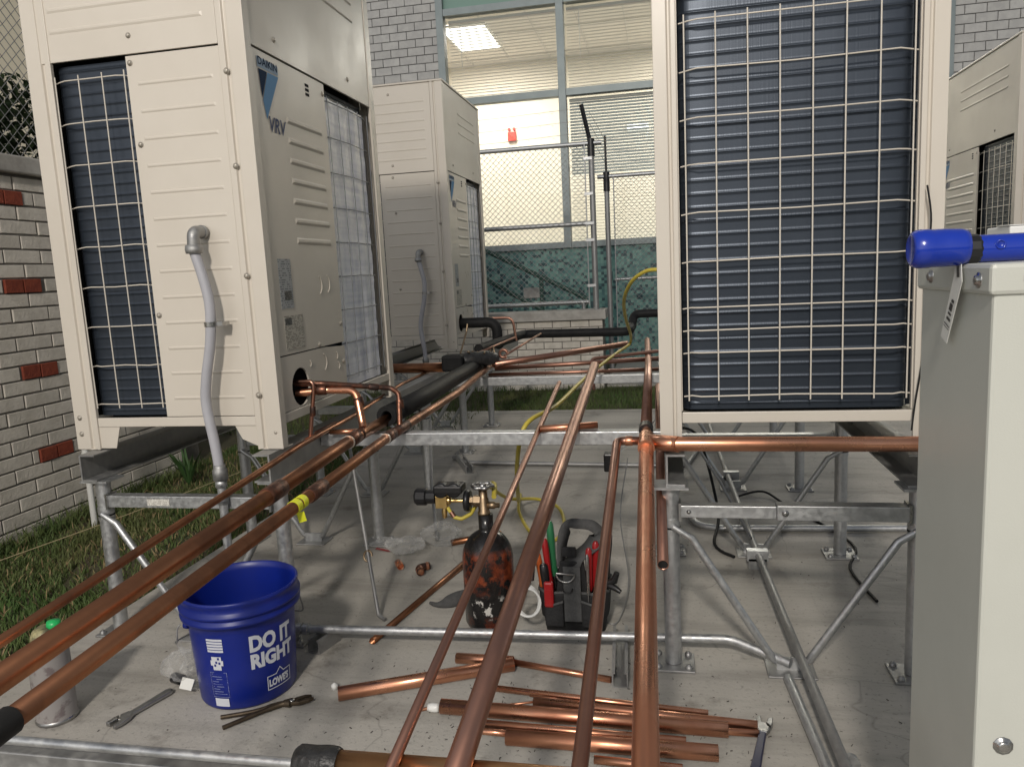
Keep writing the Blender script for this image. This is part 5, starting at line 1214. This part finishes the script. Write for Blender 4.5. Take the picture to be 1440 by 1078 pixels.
# ================================================================= COPPER OFFCUTS ON THE SLAB
def offcut(label, a, b, r, z=None, m='copper_new', zb=None):
    p = Vector((a[0], a[1], (z if z is not None else r))); q = Vector((b[0], b[1], (zb if zb is not None else (z if z is not None else r))))
    o = MB().pipe([p, q], r, r*.9, 18)
    return tag(o.build('copper_offcut', m, loc=p), label, 'pipe', 'cut copper pieces on the slab')
offcut('thick copper offcut lying alone by the bucket side of the pile', (-.827, 1.655), (-.411, 1.846), .0177)
offcut('stubby bright copper offcut half under the ground conduit', (-.575, 1.868), (-.415, 1.866), .0143)
offcut('slim copper offcut between the conduit and the strut piece', (-.417, 1.872), (-.150, 1.812), .0085)
offcut('long slim copper offcut at the back of the pile', (-.45, 1.742), (.084, 1.690), .0080)
offcut('long thick copper offcut, the upper of two fat ones in the pile', (-.549, 1.632), (.123, 1.616), .0177)
offcut('medium bright copper offcut reaching the blue wrench', (-.33, 1.688), (.190, 1.648), .0112)
offcut('medium copper offcut sandwiched between the two fat ones', (-.48, 1.588), (.030, 1.575), .0092)
offcut('small copper offcut peeping from under the two fat ones', (-.470, 1.562), (-.34, 1.556), .0075)
offcut('thick copper offcut, the lower of two fat ones in the pile', (-.366, 1.530), (.096, 1.528), .0177)
offcut('medium copper offcut at the front of the pile', (-.165, 1.487), (.020, 1.480), .0090)
offcut('short medium copper offcut tucked next to the bright one', (.02, 1.622), (.190, 1.624), .0080)
offcut('pencil thin copper offcut slanting over the pile', (-.425, 1.668), (-.28, 1.717), .0030)
offcut('pencil thin copper offcut crossing the other thin one', (-.345, 1.716), (-.22, 1.700), .0030, z=.0095)
offcut('tiny copper offcut poking out by the white plug', (-.600, 1.634), (-.524, 1.668), .0040)
offcut('tiny copper stub beyond the diagonal line', (-.625, 1.640), (-.612, 1.645), .0035)
offcut('dark long copper line lying toward the gas cylinder', (-.850, 1.945), (-.700, 2.72), .0098, m='copper_aged')
offcut('dark copper offcut behind the gas cylinder', (-.835, 2.745), (-.66, 2.86), .0125, m='copper_aged')
offcut('thin dark copper rod beside the dark line', (-.86, 1.952), (-.695, 2.66), .0040, m='copper_aged')
pl = tag(MB().lathe([(.0001, -.022), (.009, -.022), (.011, -.012), (.011, .0), (.009, .006), (.0001, .006)], 12, (-.560, 1.632, .0125), 'X').build('pipe_plug', 'white_plastic', loc=(-.56, 1.632, 0)), 'white plug in the end of the upper fat offcut', 'plug')
# fittings
f1 = thing('copper_fitting', 'copper coupling lying beside the plastic bag', 'fitting', (-.967, 2.511, 0))
MB().pipe([(-.980, 2.530, .013), (-.955, 2.490, .013)], .0125, .0112).build('body', 'copper_new', f1); MB().tube([(-.970, 2.514, .013), (-.965, 2.506, .013)], .0133, 14).build('ridge', 'copper_new', f1)
f2 = thing('copper_fitting', 'copper elbow fitting lying on the slab beside the coupling', 'fitting', (-.866, 2.466, 0))
MB().pipe(fillet([(-.850, 2.505, .015), (-.885, 2.480, .015), (-.862, 2.440, .015)], .02), .0135, .012).build('body', 'copper_burnt', f2)
for a, b in (((-.854, 2.502, .015), (-.862, 2.497, .015)), ((-.866, 2.447, .015), (-.870, 2.454, .015))): MB().tube([a, b], .0148, 14).build('lip', 'copper_new', f2)
f3 = thing('plastic_plug', 'small white and black cap lying behind the frame post', 'cap', (-.93, 3.10, 0))
MB().lathe([(.0001, 0), (.012, 0), (.012, .02), (.0001, .02)], 12, (-.955, 3.10, .012), 'X').build('cap', 'white_plastic', f3); MB().lathe([(.0001, .02), (.0125, .02), (.0125, .028), (.0001, .028)], 12, (-.955, 3.10, .012), 'X').build('seal', 'black_rubber', f3)
tag(MB().lathe([(.0001, 0), (.011, 0), (.013, .004), (.012, .010), (.0001, .010)], 14, (-.70, 2.80, 0)).build('rubber_cap', 'black_rubber', loc=(-.70, 2.8, 0)), 'small black rubber cap on the slab behind the cylinder', 'cap')
tag(MB().lathe([(.0001, 0), (.008, 0), (.009, .012), (.0001, .018)], 10, (-.860, 1.705, 0)).build('pipe_plug', 'white_plastic', loc=(-.86, 1.705, 0)), 'small white plug behind the lone thick offcut', 'plug')
gl = thing('work_glove', 'grey folded glove lying by the gas cylinder foot', 'glove', (-.66, 2.27, 0))
MB().tube(spline([(-.76, 2.22, .006), (-.73, 2.205, .007), (-.70, 2.215, .010), (-.66, 2.25, .014), (-.60, 2.30, .012)], 4), [.005, .006, .007, .008, .009, .011, .014, .018, .022, .025, .026, .026, .025, .024, .022, .020, .018], 8).build('body', 'fabric_grey', gl)

# ================================================================= WRENCHES, PLIERS, CAN, BAGS
def adj_wrench(label, head, tail, m_handle, z=.0, r=.008):
    h, q = Vector((*head, z)), Vector((*tail, z)); d = (q-h).normalized(); s = Vector((-d.y, d.x, 0)); l = (q-h).length
    t = thing('adjustable_wrench', label, 'wrench', h)
    P = [(.030, -.009), (.012, -.019), (-.012, -.022), (-.030, -.018), (-.028, -.010), (-.006, -.006), (-.006, .002), (.014, .014), (.030, .010)]
    MB().prism(P, .004, .014, lambda a, b, hh: tuple(h+d*a+s*b+Vector((0, 0, hh)))).build('head', 'steel', t, bevel=.002)
    MB().prism([(-.004, .004), (-.026, .006), (-.028, .016), (-.008, .018), (.008, .016)], .003, .015, lambda a, b, hh: tuple(h+d*a+s*b+Vector((0, 0, hh)))).build('jaw', 'steel', t, bevel=.002)
    MB().tube([h+d*.010+s*.010+Vector((0, 0, .009)), h+d*.020+s*.009+Vector((0, 0, .009))], .006, 10).build('knurl', 'steel', t)
    P = [(.028, -.008), (l*.6, -.0095), (l-.01, -.012), (l, -.006), (l, .006), (l-.01, .012), (l*.6, .0095), (.028, .008)]
    MB().prism(P, .003, .013, lambda a, b, hh: tuple(h+d*a+s*b+Vector((0, 0, hh)))).build('handle', m_handle, t, bevel=.003)
adj_wrench('chrome adjustable wrench lying by the clear bag and bucket', (-1.332, 1.498), (-1.290, 1.640), 'steel')
adj_wrench('adjustable wrench with navy handle at the end of the offcut pile', (.205, 1.655), (.158, 1.455), 'navy')
pt = thing('channel_pliers', 'long rusty brown pliers lying open in front of the bucket', 'pliers', (-.93, 1.62, 0))
hp = Vector((-.955, 1.605, .009))
for k, (e, off) in enumerate((((-1.085, 1.540), .006), ((-1.055, 1.500), -.006))):
    MB().tube(spline([(e[0], e[1], .007), (hp.x-.06+.01*k, hp.y-.040+off, .008), (hp.x-.01, hp.y+off*.6, .009), (hp.x+.02, hp.y+.012-off, .010)], 5), [.0055]*8+[.0065]*4+[.009]*4, 8).build('handle', 'tool_brown', pt)
for k, sgn in enumerate((1, -1)):
    MB().prism([(.0, -.006), (.022, -.013), (.046, -.010), (.060, -.002), (.040, .000), (.024, -.003), (.004, .006)] if sgn < 0 else [(.0, .006), (.018, .015), (.040, .018), (.056, .012), (.040, .008), (.026, .005), (.006, -.006)], .003+.001*k, .014, lambda a, b, h: tuple(hp+Vector((.015, .010, -.009))+Vector((a*.86-b*.5, a*.5+b*.86, h)))).build('jaw', 'tool_brown', pt, bevel=.002)
MB().lathe([(.0001, .014), (.007, .014), (.007, .018), (.0001, .018)], 10, (hp.x+.02, hp.y+.012, 0)).build('pivot', 'steel', pt)
cn = thing('spray_can', 'dented grey spray can with a bright green nozzle on the slab', 'can', (-1.515, 1.50, 0))
cx, cyy = -1.515, 1.50
MB().lathe([(.0001, .003), (.042, .003), (.046, 0), (.047, .005), (.0465, .010), (.0465, .185), (.047, .190), (.044, .196), (.035, .208), (.022, .218), (.0001, .218)], 28, (cx, cyy, 0)).build('body', 'can_grey', cn)
MB().lathe([(.046, .0), (.0485, .004), (.0485, .008), (.0465, .011)], 28, (cx, cyy, 0)).build('base_rim', 'steel', cn)
MB().lathe([(.036, .206), (.034, .222), (.028, .236), (.018, .243), (.0001, .244)], 20, (cx, cyy, 0)).build('shoulder_cap', 'can_cap', cn)
MB().lathe([(.0001, .236), (.015, .236), (.017, .246), (.015, .256), (.0001, .258)], 16, (cx+.020, cyy+.008, 0)).build('nozzle', 'bright_green', cn)
def crumple(name, label, c, s, seed, flat=1.0, n=3, parts=None):
    import bmesh
    bm = bmesh.new(); bmesh.ops.create_icosphere(bm, subdivisions=n, radius=1.0); rnd = random.Random(seed)
    dirs = [Vector((rnd.gauss(0, 1), rnd.gauss(0, 1), rnd.gauss(0, 1))).normalized() for _ in range(26)]
    for v in bm.verts:
        k = 1.0
        for i, d in enumerate(dirs):
            q = v.co.normalized().dot(d)
            if q > .75: k -= (q-.75)*(.9 if i % 3 else -1.0)
        p = v.co*k*rnd.uniform(.93, 1.07); v.co = Vector((p.x*s[0], p.y*s[1], max(0.0015, (p.z+.72)*s[2])))
    me = bpy.data.meshes.new(name); bm.to_mesh(me); bm.free(); me.materials.append(MATS['clear_film'])
    o = bpy.data.objects.new(name, me); COL.objects.link(o); o.location = c
    return o
t = thing('plastic_bag', 'small clear plastic bag of fittings beside the bucket', 'bag', (-1.252, 1.672, 0))
o = crumple('film', '', (0, 0, 0), (.062, .055, .060), 3); o.parent = t
o = MB().lathe([(.030, .062), (.012, .088), (.022, .115), (.030, .135)], 9, (0, 0, 0), smooth=False).build('bag_neck', 'clear_film', t, loc=(-.01, .01, 0))
MB().tube([(-.045, -.01, .03), (-.012, -.02, .03)], .014, 10).build('dark_fitting', 'black_plastic', t, loc=(0, 0, 0))
lb = MB().box((-.016, -.002, -.014), (.016, .002, .014)).build('white_label', 'paper_tag', t, loc=(0, 0, 0)); lb.location = (.012, -.036, .030); lb.rotation_euler = (-.5, .25, .15)
t = thing('plastic_bag', 'crumpled clear plastic bag lying behind the copper fittings', 'bag', (-.96, 2.74, 0))
o = crumple('film', '', (0, 0, 0), (.085, .065, .05), 5); o.parent = t; o.location = (.085, .03, 0)
o = crumple('film', '', (0, 0, 0), (.095, .055, .04), 8); o.parent = t; o.location = (-.03, -.08, 0); o.rotation_euler = (0, 0, -.5)
o = crumple('film', '', (0, 0, 0), (.06, .035, .02), 9); o.parent = t; o.location = (-.12, -.01, 0); o.rotation_euler = (0, 0, .3)
m = MB().add([(-.17, -.06, .004), (-.10, -.085, .004), (-.095, -.075, .004), (-.165, -.045, .005)], [(0, 1, 2, 3)]).build('red_print', 'red_plastic', t, loc=(0, 0, 0))
# debris on the slab: shavings and specks
m = MB(); rnd = random.Random(21)
for i in range(420):
    x, y = (rnd.gauss(-.25, .35), rnd.gauss(1.6, .16)) if i < 300 else (rnd.uniform(-1.5, .9), rnd.uniform(1.35, 2.9))
    a = rnd.uniform(0, 3.14); l = rnd.uniform(.002, .008); w = rnd.uniform(.0007, .0016)
    m.bar((x, y, .0012), (x+math.cos(a)*l, y+math.sin(a)*l, .0012+rnd.uniform(0, .002)), w, w)
tag(m.build('debris', 'debris', loc=(0, 0, 0)), 'metal shavings and dirt specks scattered on the slab', 'debris', kind='stuff')
# weed by the wall end
wp = thing('weed_plant', 'leafy weed growing at the corner of the brick wall', 'plant', (-2.58, 3.62, -.03))
m = MB(); rnd = random.Random(2)
for i in range(26):
    a = rnd.uniform(0, 6.28); l = rnd.uniform(.12, .24); c = Vector((-2.58, 3.62, -.03)); e = c+Vector((math.cos(a)*l*.6, math.sin(a)*l*.6, l)); md = (c+e)/2+Vector((0, 0, .03)); s = Vector((-math.sin(a), math.cos(a), 0))*.008
    m.add([c-s*.4, c+s*.4, md+s, md-s, e], [(0, 1, 2, 3), (3, 2, 4)])
m.build('leaves', 'leaf_green', wp)

dp = thing('drain_pipe', 'thin white plastic drain pipe standing by the brick wall', 'pipe', (-2.62, 2.95, -.03))
MB().tube([(-2.62, 2.95, -.03), (-2.62, 2.95, 1.3)], .0135, 12).build('tube', 'white_plastic', dp)
MB().tube([(-2.62, 2.95, .27), (-2.62, 2.95, .33)], .0165, 12).build('coupling', 'white_plastic', dp)
